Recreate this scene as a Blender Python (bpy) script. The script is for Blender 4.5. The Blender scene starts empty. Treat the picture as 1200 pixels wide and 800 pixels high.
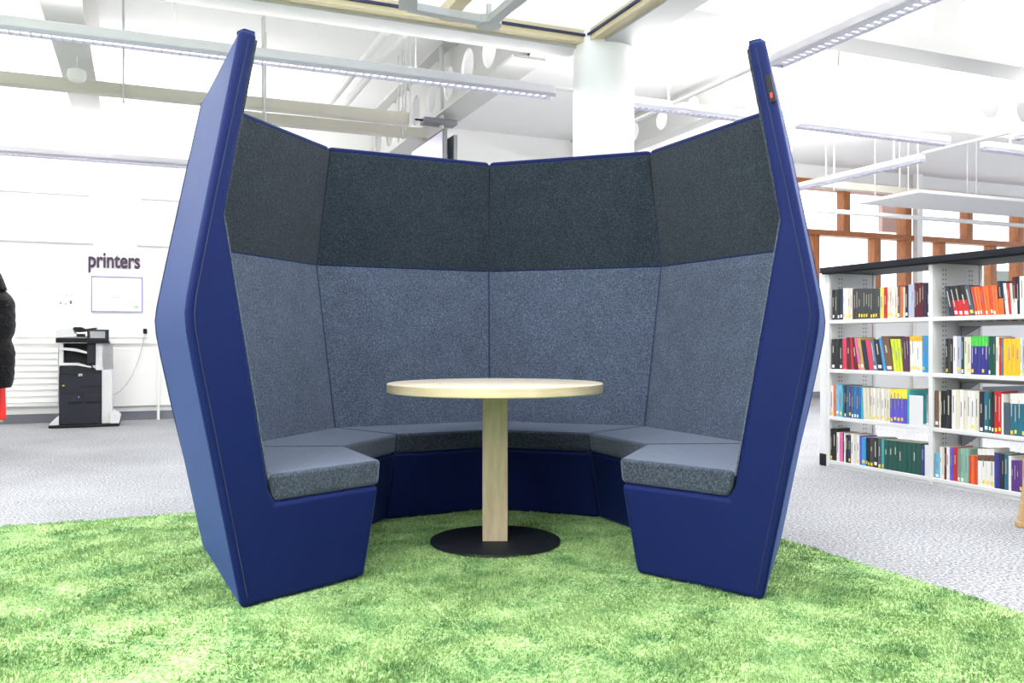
import bpy, bmesh, math, random
import numpy as np
from mathutils import Vector, Matrix

random.seed(7)
rng = np.random.default_rng(7)
SC = bpy.context.scene
COL = SC.collection
TH = math.radians(23.0)                    # the room's axes are turned 23 degrees from the view
CU, SU = math.cos(TH), math.sin(TH)

# ------------------------------------------------------------------ camera
cam = bpy.data.cameras.new('camera'); camo = bpy.data.objects.new('camera', cam); COL.objects.link(camo)
camo.location = (0, 0, .945); camo.rotation_euler = (math.pi / 2, 0, 0)
cam.sensor_width = 36; cam.lens = 36 * 1020 / 1200; cam.clip_start = .05; cam.clip_end = 200
SC.camera = camo

# ------------------------------------------------------------------ world, exposure
W = bpy.data.worlds.new('sky'); SC.world = W; W.use_nodes = True
bg = W.node_tree.nodes['Background']; bg.inputs[0].default_value = (.88, .93, 1.0, 1); bg.inputs[1].default_value = 2.2
SC.view_settings.view_transform = 'Standard'; SC.view_settings.look = 'None'
SC.view_settings.exposure = 0.25; SC.view_settings.gamma = 1; SC.view_settings.use_curve_mapping = False
UP_POWER = 38.0; DOWN_POWER = 15.0

def area(name, loc, size, power, rot, color=(1, .98, .95), parent=None):
    l = bpy.data.lights.new(name, 'AREA'); l.shape = 'RECTANGLE'; l.size, l.size_y = size; l.energy = power; l.color = color
    o = bpy.data.objects.new(name, l); COL.objects.link(o); o.location = loc; o.rotation_euler = rot
    if parent: o.parent = parent
    return o

# ------------------------------------------------------------------ room coordinates
def RW(s, t, z=0.0):
    return Vector((s * CU - t * SU, s * SU + t * CU, z))
def px_on_t(px, t):                        # photo column -> distance along a wall t = const
    k = (px - 600) / 1020; y = t / (CU - SU * k); return y * (CU * k + SU)
def px_on_s(px, s):
    k = (px - 600) / 1020; y = s / (CU * k + SU); return y * (CU - SU * k)
def depth(s, t): return s * SU + t * CU
def zat(py, s, t): return .945 + (400 - py) / 1020 * depth(s, t)

# ------------------------------------------------------------------ materials
MATS = {}
def mat(name, col, rough=.6, metal=0, spec=.5, build=None, **kw):
    if name in MATS: return MATS[name]
    m = bpy.data.materials.new(name); m.use_nodes = True
    nt = m.node_tree; b = nt.nodes['Principled BSDF']
    b.inputs['Base Color'].default_value = (*col, 1); b.inputs['Roughness'].default_value = rough
    b.inputs['Metallic'].default_value = metal; b.inputs['Specular IOR Level'].default_value = spec
    for k, v in kw.items(): b.inputs[k].default_value = v
    if build: build(nt, b)
    MATS[name] = m
    return m

def tex(nt, scale, detail=4, rough=.6, coord='Object', stretch=None):
    tc = nt.nodes.new('ShaderNodeTexCoord'); n = nt.nodes.new('ShaderNodeTexNoise')
    n.inputs['Scale'].default_value = scale; n.inputs['Detail'].default_value = detail; n.inputs['Roughness'].default_value = rough
    if stretch:
        mp = nt.nodes.new('ShaderNodeMapping'); mp.inputs['Scale'].default_value = stretch
        nt.links.new(tc.outputs[coord], mp.inputs[0]); nt.links.new(mp.outputs[0], n.inputs['Vector'])
    else: nt.links.new(tc.outputs[coord], n.inputs['Vector'])
    return n
def ramp(nt, src, stops):
    r = nt.nodes.new('ShaderNodeValToRGB'); e = r.color_ramp.elements
    while len(e) < len(stops): e.new(.5)
    for i, (p, c) in enumerate(stops): e[i].position = p; e[i].color = (*c, 1)
    nt.links.new(src, r.inputs[0]); return r
def bump(nt, b, src, strength, dist=.002):
    bp = nt.nodes.new('ShaderNodeBump'); bp.inputs['Strength'].default_value = strength; bp.inputs['Distance'].default_value = dist
    nt.links.new(src, bp.inputs['Height']); nt.links.new(bp.outputs[0], b.inputs['Normal'])
def mixc(nt, a, b_, fac, mode='MIX'):
    m = nt.nodes.new('ShaderNodeMix'); m.data_type = 'RGBA'; m.blend_type = mode
    for s, v in ((m.inputs[6], a), (m.inputs[7], b_), (m.inputs[0], fac)):
        if hasattr(v, 'default_value') or hasattr(v, 'links'): nt.links.new(v, s)
        elif isinstance(v, (int, float)): s.default_value = v
        else: s.default_value = (*v, 1)
    return m.outputs[2]

def felt(c1, c2, c3, scale=420):
    def f(nt, b):
        n = tex(nt, scale, 3, .7); r = ramp(nt, n.outputs['Fac'], [(.34, c1), (.5, c2), (.68, c3)])
        n2 = tex(nt, 7, 3); r2 = ramp(nt, n2.outputs['Fac'], [(.3, (.88, .88, .88)), (.7, (1.08, 1.08, 1.08))])
        nt.links.new(mixc(nt, r.outputs[0], r2.outputs[0], 1.0, 'MULTIPLY'), b.inputs['Base Color'])
        bump(nt, b, n.outputs['Fac'], .5, .002)
    return f
M_felt_dark = mat('charcoal_felt', (.1, .11, .12), .95, spec=.15, build=felt((.010, .016, .025), (.022, .032, .046), (.056, .072, .094), 130), **{'Sheen Weight': .15, 'Sheen Roughness': .5})
M_felt_mid = mat('blue_grey_felt', (.15, .17, .2), .95, spec=.15, build=felt((.034, .046, .074), (.066, .088, .138), (.130, .160, .225), 115), **{'Sheen Weight': .15, 'Sheen Roughness': .5})
M_felt_seat = mat('grey_seat_felt', (.15, .17, .2), .95, spec=.15, build=felt((.014, .019, .031), (.036, .045, .068), (.085, .098, .13), 115), **{'Sheen Weight': .6, 'Sheen Roughness': .45, 'Sheen Tint': (.65, .75, 1, 1)})
def blue_build(nt, b):
    n = tex(nt, 700, 2, .7); r = ramp(nt, n.outputs['Fac'], [(.3, (.0022, .0065, .052)), (.7, (.0055, .0145, .100))])
    nt.links.new(r.outputs[0], b.inputs['Base Color'])
    n3 = tex(nt, 9, 3); mx = nt.nodes.new('ShaderNodeMath'); mx.operation = 'ADD'
    ms = nt.nodes.new('ShaderNodeMath'); ms.operation = 'MULTIPLY'; ms.inputs[1].default_value = 2.5
    nt.links.new(n3.outputs['Fac'], ms.inputs[0]); nt.links.new(ms.outputs[0], mx.inputs[0]); nt.links.new(n.outputs['Fac'], mx.inputs[1])
    bump(nt, b, mx.outputs[0], .35, .002)
M_blue = mat('royal_blue_fabric', (.02, .04, .2), .6, spec=.14, build=blue_build, **{'Sheen Weight': .3, 'Sheen Roughness': .27, 'Sheen Tint': (.22, .40, 1, 1)})
M_seam = mat('dark_seam', (.012, .02, .07), .9)
M_white = mat('white_paint', (.86, .86, .85), .6, build=lambda nt, b: bump(nt, b, tex(nt, 60, 3).outputs['Fac'], .05, .001))
M_ceil = mat('ceiling_white', (.88, .88, .88), .8, build=lambda nt, b: bump(nt, b, tex(nt, 30, 3).outputs['Fac'], .05, .001))
M_steelw = mat('painted_steel', (.74, .75, .75), .5)
M_beam = mat('grey_beam_paint', (.50, .51, .52), .55)
M_cream = mat('cream_frame', (.60, .52, .33), .5)
M_shelf = mat('shelf_white_steel', (.70, .71, .71), .4, build=lambda nt, b: bump(nt, b, tex(nt, 200, 2).outputs['Fac'], .04, .0005))
M_blackp = mat('black_plastic', (.008, .0085, .011), .5, spec=.25)
M_darkp = mat('charcoal_plastic', (.018, .020, .026), .5, spec=.25)
M_greyp = mat('light_grey_plastic', (.72, .72, .74), .4)
M_midgrey = mat('mid_grey_metal', (.18, .19, .21), .45)
M_canopy = mat('black_canopy_laminate', (.007, .009, .013), .5, spec=.2, build=lambda nt, b: bump(nt, b, tex(nt, 90, 2).outputs['Fac'], .05, .0005))
M_skirt = mat('dark_grey_skirting', (.16, .17, .20), .6)
M_paper = mat('paper', (.85, .84, .80), .8)
M_pages = mat('page_edges', (.55, .49, .38), .9, build=lambda nt, b: bump(nt, b, tex(nt, 300, 2, stretch=(1, 30, 1)).outputs['Fac'], .3, .0005))
M_screen = mat('dim_screen', (.10, .12, .13), .2)
M_ink = mat('dark_plum_lettering', (.045, .02, .06), .6)
M_violet = mat('violet_frame', (.25, .2, .5), .5)
M_yellow = mat('yellow_sticker', (.85, .62, .03), .6)
M_stick = mat('white_sticker', (.85, .85, .82), .6)
M_red = mat('red_cloth', (.75, .02, .015), .7)
M_louvre = mat('metal_louvre', (.42, .42, .50), .35)
M_denim = mat('denim', (.03, .05, .14), .8)
M_skin = mat('skin', (.55, .33, .24), .55)
M_hair = mat('dark_hair', (.02, .014, .01), .5)
M_puff = mat('black_padded_nylon', (.003, .003, .004), .5, spec=.12, build=lambda nt, b: bump(nt, b, tex(nt, 14, 4, stretch=(1, 1, 2.5)).outputs['Fac'], .8, .02))

def wood(c1, c2, sc, st):
    def f(nt, b):
        n = tex(nt, sc, 5, .6, stretch=st); r = ramp(nt, n.outputs['Fac'], [(.3, c1), (.7, c2)])
        nt.links.new(r.outputs[0], b.inputs['Base Color']); bump(nt, b, n.outputs['Fac'], .08, .001)
    return f
M_ash = mat('pale_ash_top', (.6, .5, .38), .4, build=wood((.60, .52, .42), (.72, .65, .55), 8, (1, 9, 1)))
M_ashedge = mat('pale_ash_edge', (.6, .47, .3), .45, build=wood((.52, .43, .28), (.64, .54, .38), 8, (1, 1, 9)))
M_ashpost = mat('pale_ash_post', (.5, .4, .28), .5, build=wood((.36, .29, .19), (.47, .39, .27), 10, (6, 6, .6)))
M_timber = mat('orange_timber', (.5, .2, .05), .5, build=wood((.27, .075, .012), (.44, .15, .03), 12, (3, 3, .6)))
M_timberpale = mat('pale_timber', (.62, .46, .3), .5, build=wood((.50, .34, .2), (.66, .5, .33), 12, (3, 3, .6)))
M_chairwood = mat('beech_wood', (.55, .36, .17), .45, build=wood((.42, .26, .12), (.58, .38, .19), 12, (3, 3, .6)))

def carpet_build(nt, b):
    n = tex(nt, 75, 4, .75); r = ramp(nt, n.outputs['Fac'], [(.36, (.105, .11, .13)), (.5, (.24, .248, .268)), (.64, (.47, .48, .505))])
    n2 = tex(nt, 1.1, 4); r2 = ramp(nt, n2.outputs['Fac'], [(.3, (.88, .88, .88)), (.7, (1.1, 1.1, 1.1))])
    nt.links.new(mixc(nt, r.outputs[0], r2.outputs[0], 1.0, 'MULTIPLY'), b.inputs['Base Color'])
    bump(nt, b, n.outputs['Fac'], .6, .004)
M_carpet = mat('grey_flecked_carpet', (.3, .3, .33), .95, spec=.1, build=carpet_build)
def rug_build(nt, b):
    n = tex(nt, 95, 3, .75); r = ramp(nt, n.outputs['Fac'], [(.32, (.065, .145, .048)), (.5, (.215, .355, .135)), (.68, (.47, .62, .33))])
    n2 = tex(nt, 5, 6, .7); r2 = ramp(nt, n2.outputs['Fac'], [(.34, (.42, .58, .52)), (.5, (1.0, 1.0, 1.0)), (.66, (1.35, 1.22, 1.3))])
    nt.links.new(mixc(nt, r.outputs[0], r2.outputs[0], 1.0, 'MULTIPLY'), b.inputs['Base Color'])
M_rug = mat('green_shag_wool', (.2, .4, .1), .9, spec=.15, build=rug_build)

def glass_mat(name, tint, gloss):
    m = bpy.data.materials.new(name); m.use_nodes = True; nt = m.node_tree; nt.nodes.clear()
    o = nt.nodes.new('ShaderNodeOutputMaterial'); mx = nt.nodes.new('ShaderNodeMixShader')
    t = nt.nodes.new('ShaderNodeBsdfTransparent'); t.inputs[0].default_value = (*tint, 1)
    g = nt.nodes.new('ShaderNodeBsdfGlossy'); g.inputs['Roughness'].default_value = .03
    fr = nt.nodes.new('ShaderNodeLayerWeight'); pw = nt.nodes.new('ShaderNodeMath'); pw.operation = 'POWER'; pw.inputs[1].default_value = 5
    ma = nt.nodes.new('ShaderNodeMath'); ma.operation = 'MULTIPLY_ADD'; ma.inputs[1].default_value = gloss; ma.inputs[2].default_value = .03
    nt.links.new(fr.outputs['Facing'], pw.inputs[0]); nt.links.new(pw.outputs[0], ma.inputs[0]); nt.links.new(ma.outputs[0], mx.inputs[0]); nt.links.new(t.outputs[0], mx.inputs[1]); nt.links.new(g.outputs[0], mx.inputs[2]); nt.links.new(mx.outputs[0], o.inputs[0])
    return m
M_glass = glass_mat('window_glass', (.97, .98, .98), .5)

def colmat(key, col, rough=.55): return mat('cover_' + key, col, rough)

# ------------------------------------------------------------------ objects
def tag(o, label=None, cat=None, group=None, kind=None):
    if label: o['label'] = label
    if cat: o['category'] = cat
    if group: o['group'] = group
    if kind: o['kind'] = kind
    return o
def link(name, me, parent=None):
    o = bpy.data.objects.new(name, me); COL.objects.link(o)
    if parent: o.parent = parent
    return o
def rthing(name, label, cat, s, t, z=0, group=None):       # an Empty at the thing's base, turned with the room
    o = link(name, None); o.location = RW(s, t, z); o.rotation_euler.z = TH; o['org'] = (s, t, z)
    o.empty_display_size = .1
    return tag(o, label, cat, group)
def org(o):
    while o is not None:
        if 'org' in o.keys(): return Vector(o['org'])
        o = o.parent
    return Vector((0, 0, 0))

class MB:
    """collects shapes; faces keep a material slot"""
    def __init__(self): self.v = []; self.f = []; self.mi = []
    def add(self, vs, fs, mi=0):
        n = len(self.v); self.v += [tuple(p) for p in vs]; self.f += [tuple(i + n for i in f) for f in fs]; self.mi += [mi] * len(fs)
    def box(self, a, b, mi=0):
        (x0, y0, z0), (x1, y1, z1) = [min(p, q) for p, q in zip(a, b)], [max(p, q) for p, q in zip(a, b)]
        self.add([(x0, y0, z0), (x1, y0, z0), (x1, y1, z0), (x0, y1, z0), (x0, y0, z1), (x1, y0, z1), (x1, y1, z1), (x0, y1, z1)],
                 [(3, 2, 1, 0), (4, 5, 6, 7), (0, 1, 5, 4), (1, 2, 6, 5), (2, 3, 7, 6), (3, 0, 4, 7)], mi)
        return self
    def tube(self, a, b, r, n=12, r2=None, mi=0):
        a, b = Vector(a), Vector(b); r2 = r if r2 is None else r2
        d = (b - a).normalized(); q = d.to_track_quat('Z', 'Y')
        vs = []
        for p, rr in ((a, r), (b, r2)):
            for i in range(n):
                w = 2 * math.pi * i / n; vs.append(p + q @ Vector((rr * math.cos(w), rr * math.sin(w), 0)))
        fs = [(i, (i + 1) % n, n + (i + 1) % n, n + i) for i in range(n)] + [tuple(range(n - 1, -1, -1)), tuple(range(n, 2 * n))]
        self.add(vs, fs, mi); return self
    def bar(self, a, b, w, h, up=(0, 0, 1), mi=0):
        a, b = Vector(a), Vector(b); d = (b - a).normalized(); x = d.cross(Vector(up)).normalized(); u = x.cross(d)
        vs = [p + x * i * w / 2 + u * j * h / 2 for p in (a, b) for i, j in ((-1, -1), (1, -1), (1, 1), (-1, 1))]
        self.add(vs, [(0, 1, 2, 3)[::-1], (4, 5, 6, 7), (0, 1, 5, 4), (1, 2, 6, 5), (2, 3, 7, 6), (3, 0, 4, 7)], mi); return self
    def path(self, pts, r, n=8, mi=0):
        for p, q in zip(pts[:-1], pts[1:]): self.tube(p, q, r, n, mi=mi)
        return self
    def lathe(self, prof, c=(0, 0, 0), n=48, mi=0, closed=True):
        m = len(prof); vs = [(c[0] + r * math.cos(2 * math.pi * i / n), c[1] + r * math.sin(2 * math.pi * i / n), c[2] + z) for i in range(n) for r, z in prof]
        fs = [(i * m + j, ((i + 1) % n) * m + j, ((i + 1) % n) * m + (j + 1) % m, i * m + (j + 1) % m) for i in range(n) for j in range(m if closed else m - 1)]
        self.add(vs, fs, mi); return self
    def prism(self, poly, axis, a, b, mi=0):
        """poly: 2-D outline in the two other axes, extruded along axis from a to b"""
        def P(p, w):
            q = [0, 0, 0]; o = [i for i in range(3) if i != axis]; q[o[0]], q[o[1]], q[axis] = p[0], p[1], w; return q
        n = len(poly)
        self.add([P(p, a) for p in poly] + [P(p, b) for p in poly], [tuple(range(n)), tuple(range(2 * n - 1, n - 1, -1))] + [(i, i + n, (i + 1) % n + n, (i + 1) % n) for i in range(n)], mi); return self
    def build(self, name, mats, parent=None, room=False, o=None, bevel=0, smooth=False, label=None, seg=2):
        if not isinstance(mats, (list, tuple)): mats = [mats]
        me = bpy.data.meshes.new(name)
        base = org(parent) if parent is not None else (Vector(o) if o is not None else Vector((0, 0, 0)))
        me.from_pydata([tuple(Vector(p) - base) for p in self.v], [], self.f)
        for m in mats: me.materials.append(m)
        me.polygons.foreach_set('material_index', self.mi)
        bm = bmesh.new(); bm.from_mesh(me); bmesh.ops.recalc_face_normals(bm, faces=bm.faces); bm.to_mesh(me); bm.free()
        if smooth: me.polygons.foreach_set('use_smooth', [True] * len(me.polygons))
        ob = link(name, me, parent)
        if parent is None and o is not None: ob['org'] = tuple(base)
        if parent is None and room: ob.location = RW(*base); ob.rotation_euler.z = TH
        elif parent is None: ob.location = base
        if bevel:
            b = ob.modifiers.new('bevel', 'BEVEL'); b.width = bevel; b.segments = seg; b.limit_method = 'ANGLE'; b.angle_limit = math.radians(25)
            if seg > 1:
                me.polygons.foreach_set('use_smooth', [True] * len(me.polygons)); b.harden_normals = True
        if smooth or bevel:
            try: me.set_sharp_from_angle(angle=math.radians(40)) if not bevel else None
            except Exception: pass
        if label: ob['label'] = label
        return ob
def struct(name, mb, mats, o=(0, 0, 0), **k): return tag(mb.build(name, mats, room=True, o=o, **k), kind='structure')

# ================================================================== SETTING
T_WALL = 11.45; CEIL = 3.9; BEAM = 3.2
struct('floor', MB().box((-9, -4, -.1), (14, T_WALL + .3, 0)), M_carpet)
# glazed screen begins here on the far wall
S_GL = px_on_t(930, T_WALL)
struct('wall_back', MB().box((-9, T_WALL, 0), (S_GL, T_WALL + .2, 2.10)).box((-9, T_WALL, 2.72), (S_GL, T_WALL + .2, CEIL))
       .box((px_on_t(110, T_WALL), T_WALL, 2.10), (px_on_t(160, T_WALL), T_WALL + .2, 2.72)).box((px_on_t(160, T_WALL) + 1.9, T_WALL, 2.10), (S_GL, T_WALL + .2, 2.72)), M_white)
S_END = 20
struct('wall_left', MB().box((-7.2, -4, 0), (-7.0, T_WALL + .2, CEIL)), M_white)  # unseen wall added to cut the sky light from the left
struct('wall_front', MB().box((-7.2, -4.2, 0), (S_END, -4, 1.9)).box((-7.2, -4.2, 3.0), (S_END, -4, CEIL)).box((-2.0, -4.2, 1.9), (-.8, -4, 3.0)).box((6, -4.2, 1.9), (7, -4, 3.0)), M_white)  # unseen wall added, its openings kept narrow to limit frontal light
struct('wall_back_sill', MB().box((S_GL, T_WALL, 0), (S_END, T_WALL + .2, 1.42)), M_white)
struct('floor_extension', MB().box((14, -4, -.1), (S_END, T_WALL + .3, 0)), M_carpet)
# ceiling with an opening for the rooflight
R0, R1, Q0, Q1 = -1.6, 3.17, 2.6, 5.93
struct('ceiling', MB().box((-9, Q1 + .25, CEIL), (S_END, T_WALL + .3, CEIL + .15)).box((-9, -4, CEIL), (S_END, Q0, CEIL + .15)).box((-9, Q0, CEIL), (R0, Q1 + .25, CEIL + .15)).box((R1 + .28, Q0, CEIL), (S_END, Q1 + .25, CEIL + .15)), M_ceil)
struct('trim_5', MB().box((R0, Q1 + .0, BEAM + .12), (R1 - .0, Q1 + .04, CEIL + .1)).box((R1 - .0, Q0, BEAM + .12), (R1 + .03, Q1, CEIL + .1)), M_white, o=(R0, Q1, BEAM))
struct('trim_1', MB().box((R0, Q1 + .04, BEAM), (R1 - .05, Q1 + .28, CEIL + .1)).box((R1 - .05, Q1 + .04, BEAM + .02), (R1 + .25, Q1 + .2, CEIL + .1)), M_beam, o=(R0, Q1, BEAM))
struct('trim_2', MB().box((R1 + .03, Q0, BEAM), (R1 + .28, Q1 - .02, CEIL + .1)), M_beam, o=(R1, Q0, BEAM))
# cream frame of the rooflight, with its glass
w1 = struct('window_1', MB().box((R0, Q1 - .055, BEAM + .02), (R1, Q1 + .04, BEAM + .11)).box((R1 - .055, Q0, BEAM + .02), (R1 + .03, Q1 - .055, BEAM + .11)).box((1.93, Q0, BEAM + .025), (2.03, Q1 - .055, BEAM + .10)).box((.58, Q0, BEAM + .025), (.68, Q1 - .055, BEAM + .10)), M_cream, o=(R0, Q1, BEAM))
MB().box((R0, Q0, BEAM + .075), (R1 - .03, Q1 - .03, BEAM + .087)).build('glass_pane', M_glass, w1)
MB().box((R0, Q1 - .07, BEAM + .060), (R1 - .055, Q1 - .055, BEAM + .078)).box((R1 - .07, Q0, BEAM + .060), (R1 - .055, Q1 - .055, BEAM + .078)).build('gasket', mat('navy_gasket', (.01, .015, .07), .5), w1)
# opening gear above the glass
hubp = (lambda y, px: ((px - 600) / 1020 * y, y))
def wr(px, py, z):
    y = (z - .945) * 1020 / (400 - py); x = (px - 600) / 1020 * y; return (x * CU + y * SU, -x * SU + y * CU, z)
g = rthing('rooflight_brace', 'grey round hub with flat arms hanging just under the rooflight glass', 'brace', *wr(573, 26, 3.12)[:2], 3.12)
h0 = Vector(wr(573, 26, 3.12))
MB().tube(h0 - Vector((0, 0, .03)), h0 + Vector((0, 0, .03)), .088, 28).build('hub', M_beam, g, bevel=.005)
for e in (wr(478, 8, 3.13), wr(640, -28, 3.13)):
    MB().bar(h0, e, .075, .05).build('arm', M_beam, g, bevel=.004)
e = Vector(wr(478, 8, 3.13)); MB().bar(e, e + Vector((-.25, -.9, 0)), .12, .05).build('arm', M_beam, g, bevel=.004)
MB().tube(h0, (h0.x, h0.y, 3.24), .02, 12).build('hanger', M_beam, g)

# column under the rooflight corner
c0 = (.713, 6.78)
sC, tC = c0[0] * CU + c0[1] * SU, -c0[0] * SU + c0[1] * CU
struct('column', MB().lathe([(0, 0), (.236, 0), (.236, CEIL), (0, CEIL)], (sC, tC, 0), 64, closed=False), M_white, o=(sC, tC, 0), smooth=True)

# castellated beams
def castellated(name, a, b, z0, z1, holes, w=.28, hr=.17):
    """a, b room points; web with round holes and two flanges"""
    a, b = Vector((*a, 0)), Vector((*b, 0)); L = (b - a).length; d = (b - a).normalized(); nrm = Vector((-d.y, d.x, 0))
    bm = bmesh.new(); mb = MB()
    n = int(L / holes); n = max(n, 1); cell = L / n; H = z1 - z0; cz = (z0 + z1) / 2; K = 24
    for side in (-1, 1):
        for c in range(n):
            cx = (c + .5) * cell; inner = []; outer = []
            for k in range(K):
                w_ = 2 * math.pi * k / K; ux, uz = math.cos(w_), math.sin(w_)
                inner.append((cx + hr * ux, cz + hr * uz))
                sc = min((cell / 2) / abs(ux) if abs(ux) > 1e-6 else 1e9, (H / 2) / abs(uz) if abs(uz) > 1e-6 else 1e9)
                outer.append((cx + sc * ux, cz + sc * uz))
            vs = [a + d * p[0] + nrm * side * .012 + Vector((0, 0, p[1])) for p in inner + outer]
            mb.add(vs, [(k, (k + 1) % K, K + (k + 1) % K, K + k) for k in range(K)])
    for c in range(n):                       # hole rims
        cx = (c + .5) * cell; vs = []
        for side in (-1, 1):
            for k in range(K):
                w_ = 2 * math.pi * k / K; vs.append(a + d * (cx + hr * math.cos(w_)) + nrm * side * .012 + Vector((0, 0, cz + hr * math.sin(w_))))
        mb.add(vs, [(k, (k + 1) % K, K + (k + 1) % K, K + k) for k in range(K)])
    za, zb = Vector((0, 0, z0 + .012)), Vector((0, 0, z1 - .012))
    mb.bar(a + za, b + za, w, .024); mb.bar(a + zb, b + zb, w, .024)
    return struct(name, mb, mat('beam_off_white', (.60, .60, .59), .5), o=(a.x, a.y, z0))
castellated('ceiling_beam_1', (R1 + .28, 5.10), (16.0, 5.10), BEAM, CEIL, .60, hr=.195)
castellated('ceiling_beam_2', (-.50, 6.2), (-.50, T_WALL), BEAM, CEIL, .55, w=.26)
castellated('ceiling_beam_3', (2.85, 6.35), (2.85, T_WALL), BEAM, CEIL, .55)
castellated('ceiling_beam_4', (7.3, 6.9), (16.0, 6.9), BEAM + .1, CEIL, .55, hr=.16)
castellated('ceiling_beam_5', (5.9, 6.2), (5.9, T_WALL), BEAM + .25, CEIL, .6, w=.2, hr=.12)

# skirting, trunking, wall details left
sL, sR = -3.2, 3.6
struct('baseboard_back', MB().box((sL - 5, T_WALL - .018, 0), (S_END, T_WALL, .105)), M_skirt)
struct('trim_3', MB().box((sL - 3, T_WALL - .05, .92), (sR, T_WALL, 1.0)).box((sL - 3, T_WALL - .06, .995), (sR, T_WALL, 1.01)), M_white, o=(sL, T_WALL, .92))
cl = area('window_backing_fill', RW(-2.5, T_WALL + .9, 3.25), (9, .5), 60, (0, 0, TH))  # added fill lamp, brightens the space behind the high windows
struct('wall_window_backing', MB().box((-9, T_WALL + 1.6, 0), (3.5, T_WALL + 1.7, 3.4)).box((-9, T_WALL + .2, 3.3), (3.5, T_WALL + 1.6, 3.4)).box((-9, T_WALL + .2, 1.2), (3.5, T_WALL + 1.6, 1.3)).box((3.5, T_WALL + .2, 1.2), (3.6, T_WALL + 1.7, 3.4)), M_white)  # box added behind the high windows to keep the bright sky out of them
def wall_window(n, px0, px1, extra=0):
    a, b = px_on_t(px0, T_WALL), px_on_t(px1, T_WALL) + extra
    m = MB(); f = .055
    m.box((a, T_WALL - .03, 2.10), (b, T_WALL + .06, 2.10 + f)).box((a, T_WALL - .03, 2.72 - f), (b, T_WALL + .06, 2.72)).box((a, T_WALL - .03, 2.10 + f), (a + f, T_WALL + .06, 2.72 - f)).box((b - f, T_WALL - .03, 2.10 + f), (b, T_WALL + .06, 2.72 - f))
    w = struct('window_%d' % n, m, M_white, o=(a, T_WALL, 2.1), bevel=.006, seg=1)
    MB().box((a + f, T_WALL + .02, 2.10 + f), (b - f, T_WALL + .028, 2.72 - f)).build('glass_pane', M_glass, w)
    MB().box((a + .25 * (b - a), T_WALL + .005, 2.10 + f), (a + .25 * (b - a) + .02, T_WALL + .05, 2.72 - f)).build('glazing_bar', M_white, w)
wall_window(2, -75, 110); wall_window(3, 160, 160, 1.9)

# timber glazed screen on the far right
def zt(py, px):
    s = px_on_t(px, T_WALL); return zat(py, s, T_WALL)
w4 = struct('window_4', MB().box((S_GL, T_WALL - .06, 1.40), (S_END, T_WALL + .2, 1.46)), M_timber, o=(S_GL, T_WALL, 1.4))
ZR = 2.78
MB().box((S_GL, T_WALL - .05, ZR - .05), (S_END, T_WALL + .14, ZR + .04)).build('transom', M_timber, w4)
for px, lo, hi, dp in ((956, 0, 1, 0), (992, 1, 2, 0), (1028, 0, 1, 0), (1062, 0, 2, 1), (1104, 0, 1, 0), (1136, 1, 2, 0), (1164, 0, 1, 0), (1194, 0, 2, 1), (1233, 0, 1, 0), (1262, 1, 2, 0)):
    s = px_on_t(px, T_WALL); zz = [1.46, ZR - .05 if hi == 1 else ZR + .04, 3.62]
    z0, z1 = (1.46 if lo == 0 else ZR + .04), (ZR - .05 if hi == 1 else 3.62); ww = .072
    if hi == 2 and lo == 0:
        MB().box((s - ww, T_WALL - .06, 1.46), (s + ww, T_WALL + .16, ZR - .05)).box((s - ww, T_WALL - .06, ZR + .04), (s + ww, T_WALL + .16, 3.62)).build('mullion', M_timber, w4, bevel=.006, seg=1)
    else: MB().box((s - ww, T_WALL - .02, z0), (s + ww, T_WALL + .16, z1)).build('mullion', M_timber, w4, bevel=.006, seg=1)
MB().box((S_GL, T_WALL - .05, 3.50), (S_END, T_WALL + .14, 3.66)).build('head_rail', M_timber, w4)
MB().box((S_GL, T_WALL + .05, 1.46), (S_END, T_WALL + .058, 3.55)).build('glass_pane', M_glass, w4)
s = px_on_t(1071.5, T_WALL)
struct('trim_4', MB().box((s - .06, T_WALL - .12, 0), (s + .07, T_WALL - .02, CEIL)), M_white, o=(s, T_WALL, 0))
struct('wall_back_head', MB().box((S_GL, T_WALL, 3.66), (S_END, T_WALL + .2, CEIL)), M_white)
# panel behind the glass seen through the bookcase
s0, s1 = px_on_t(1040, T_WALL), px_on_t(1058, T_WALL)
tag(MB().box((px_on_t(1034, T_WALL + .8), T_WALL + .8, 3.0), (px_on_t(1056, T_WALL + .8), T_WALL + .9, 3.6)).build('faded_panel', mat('faded_pink_panel', (.45, .30, .25), .7), room=True, o=(s0, T_WALL + .8, 3.0)), 'faded pink brown panel behind the upper glass of the timber screen', 'panel')
tag(MB().box((px_on_t(1158, T_WALL + .7), T_WALL + .7, 0), (px_on_t(1185, T_WALL + .7), T_WALL + .8, 2.35)).build('green_board', mat('pale_green_panel', (.36, .46, .40), .7), room=True, o=(s0 + 2, T_WALL + .7, 0)), 'pale green board behind the glass just above the leaning orange books', 'board')

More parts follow.
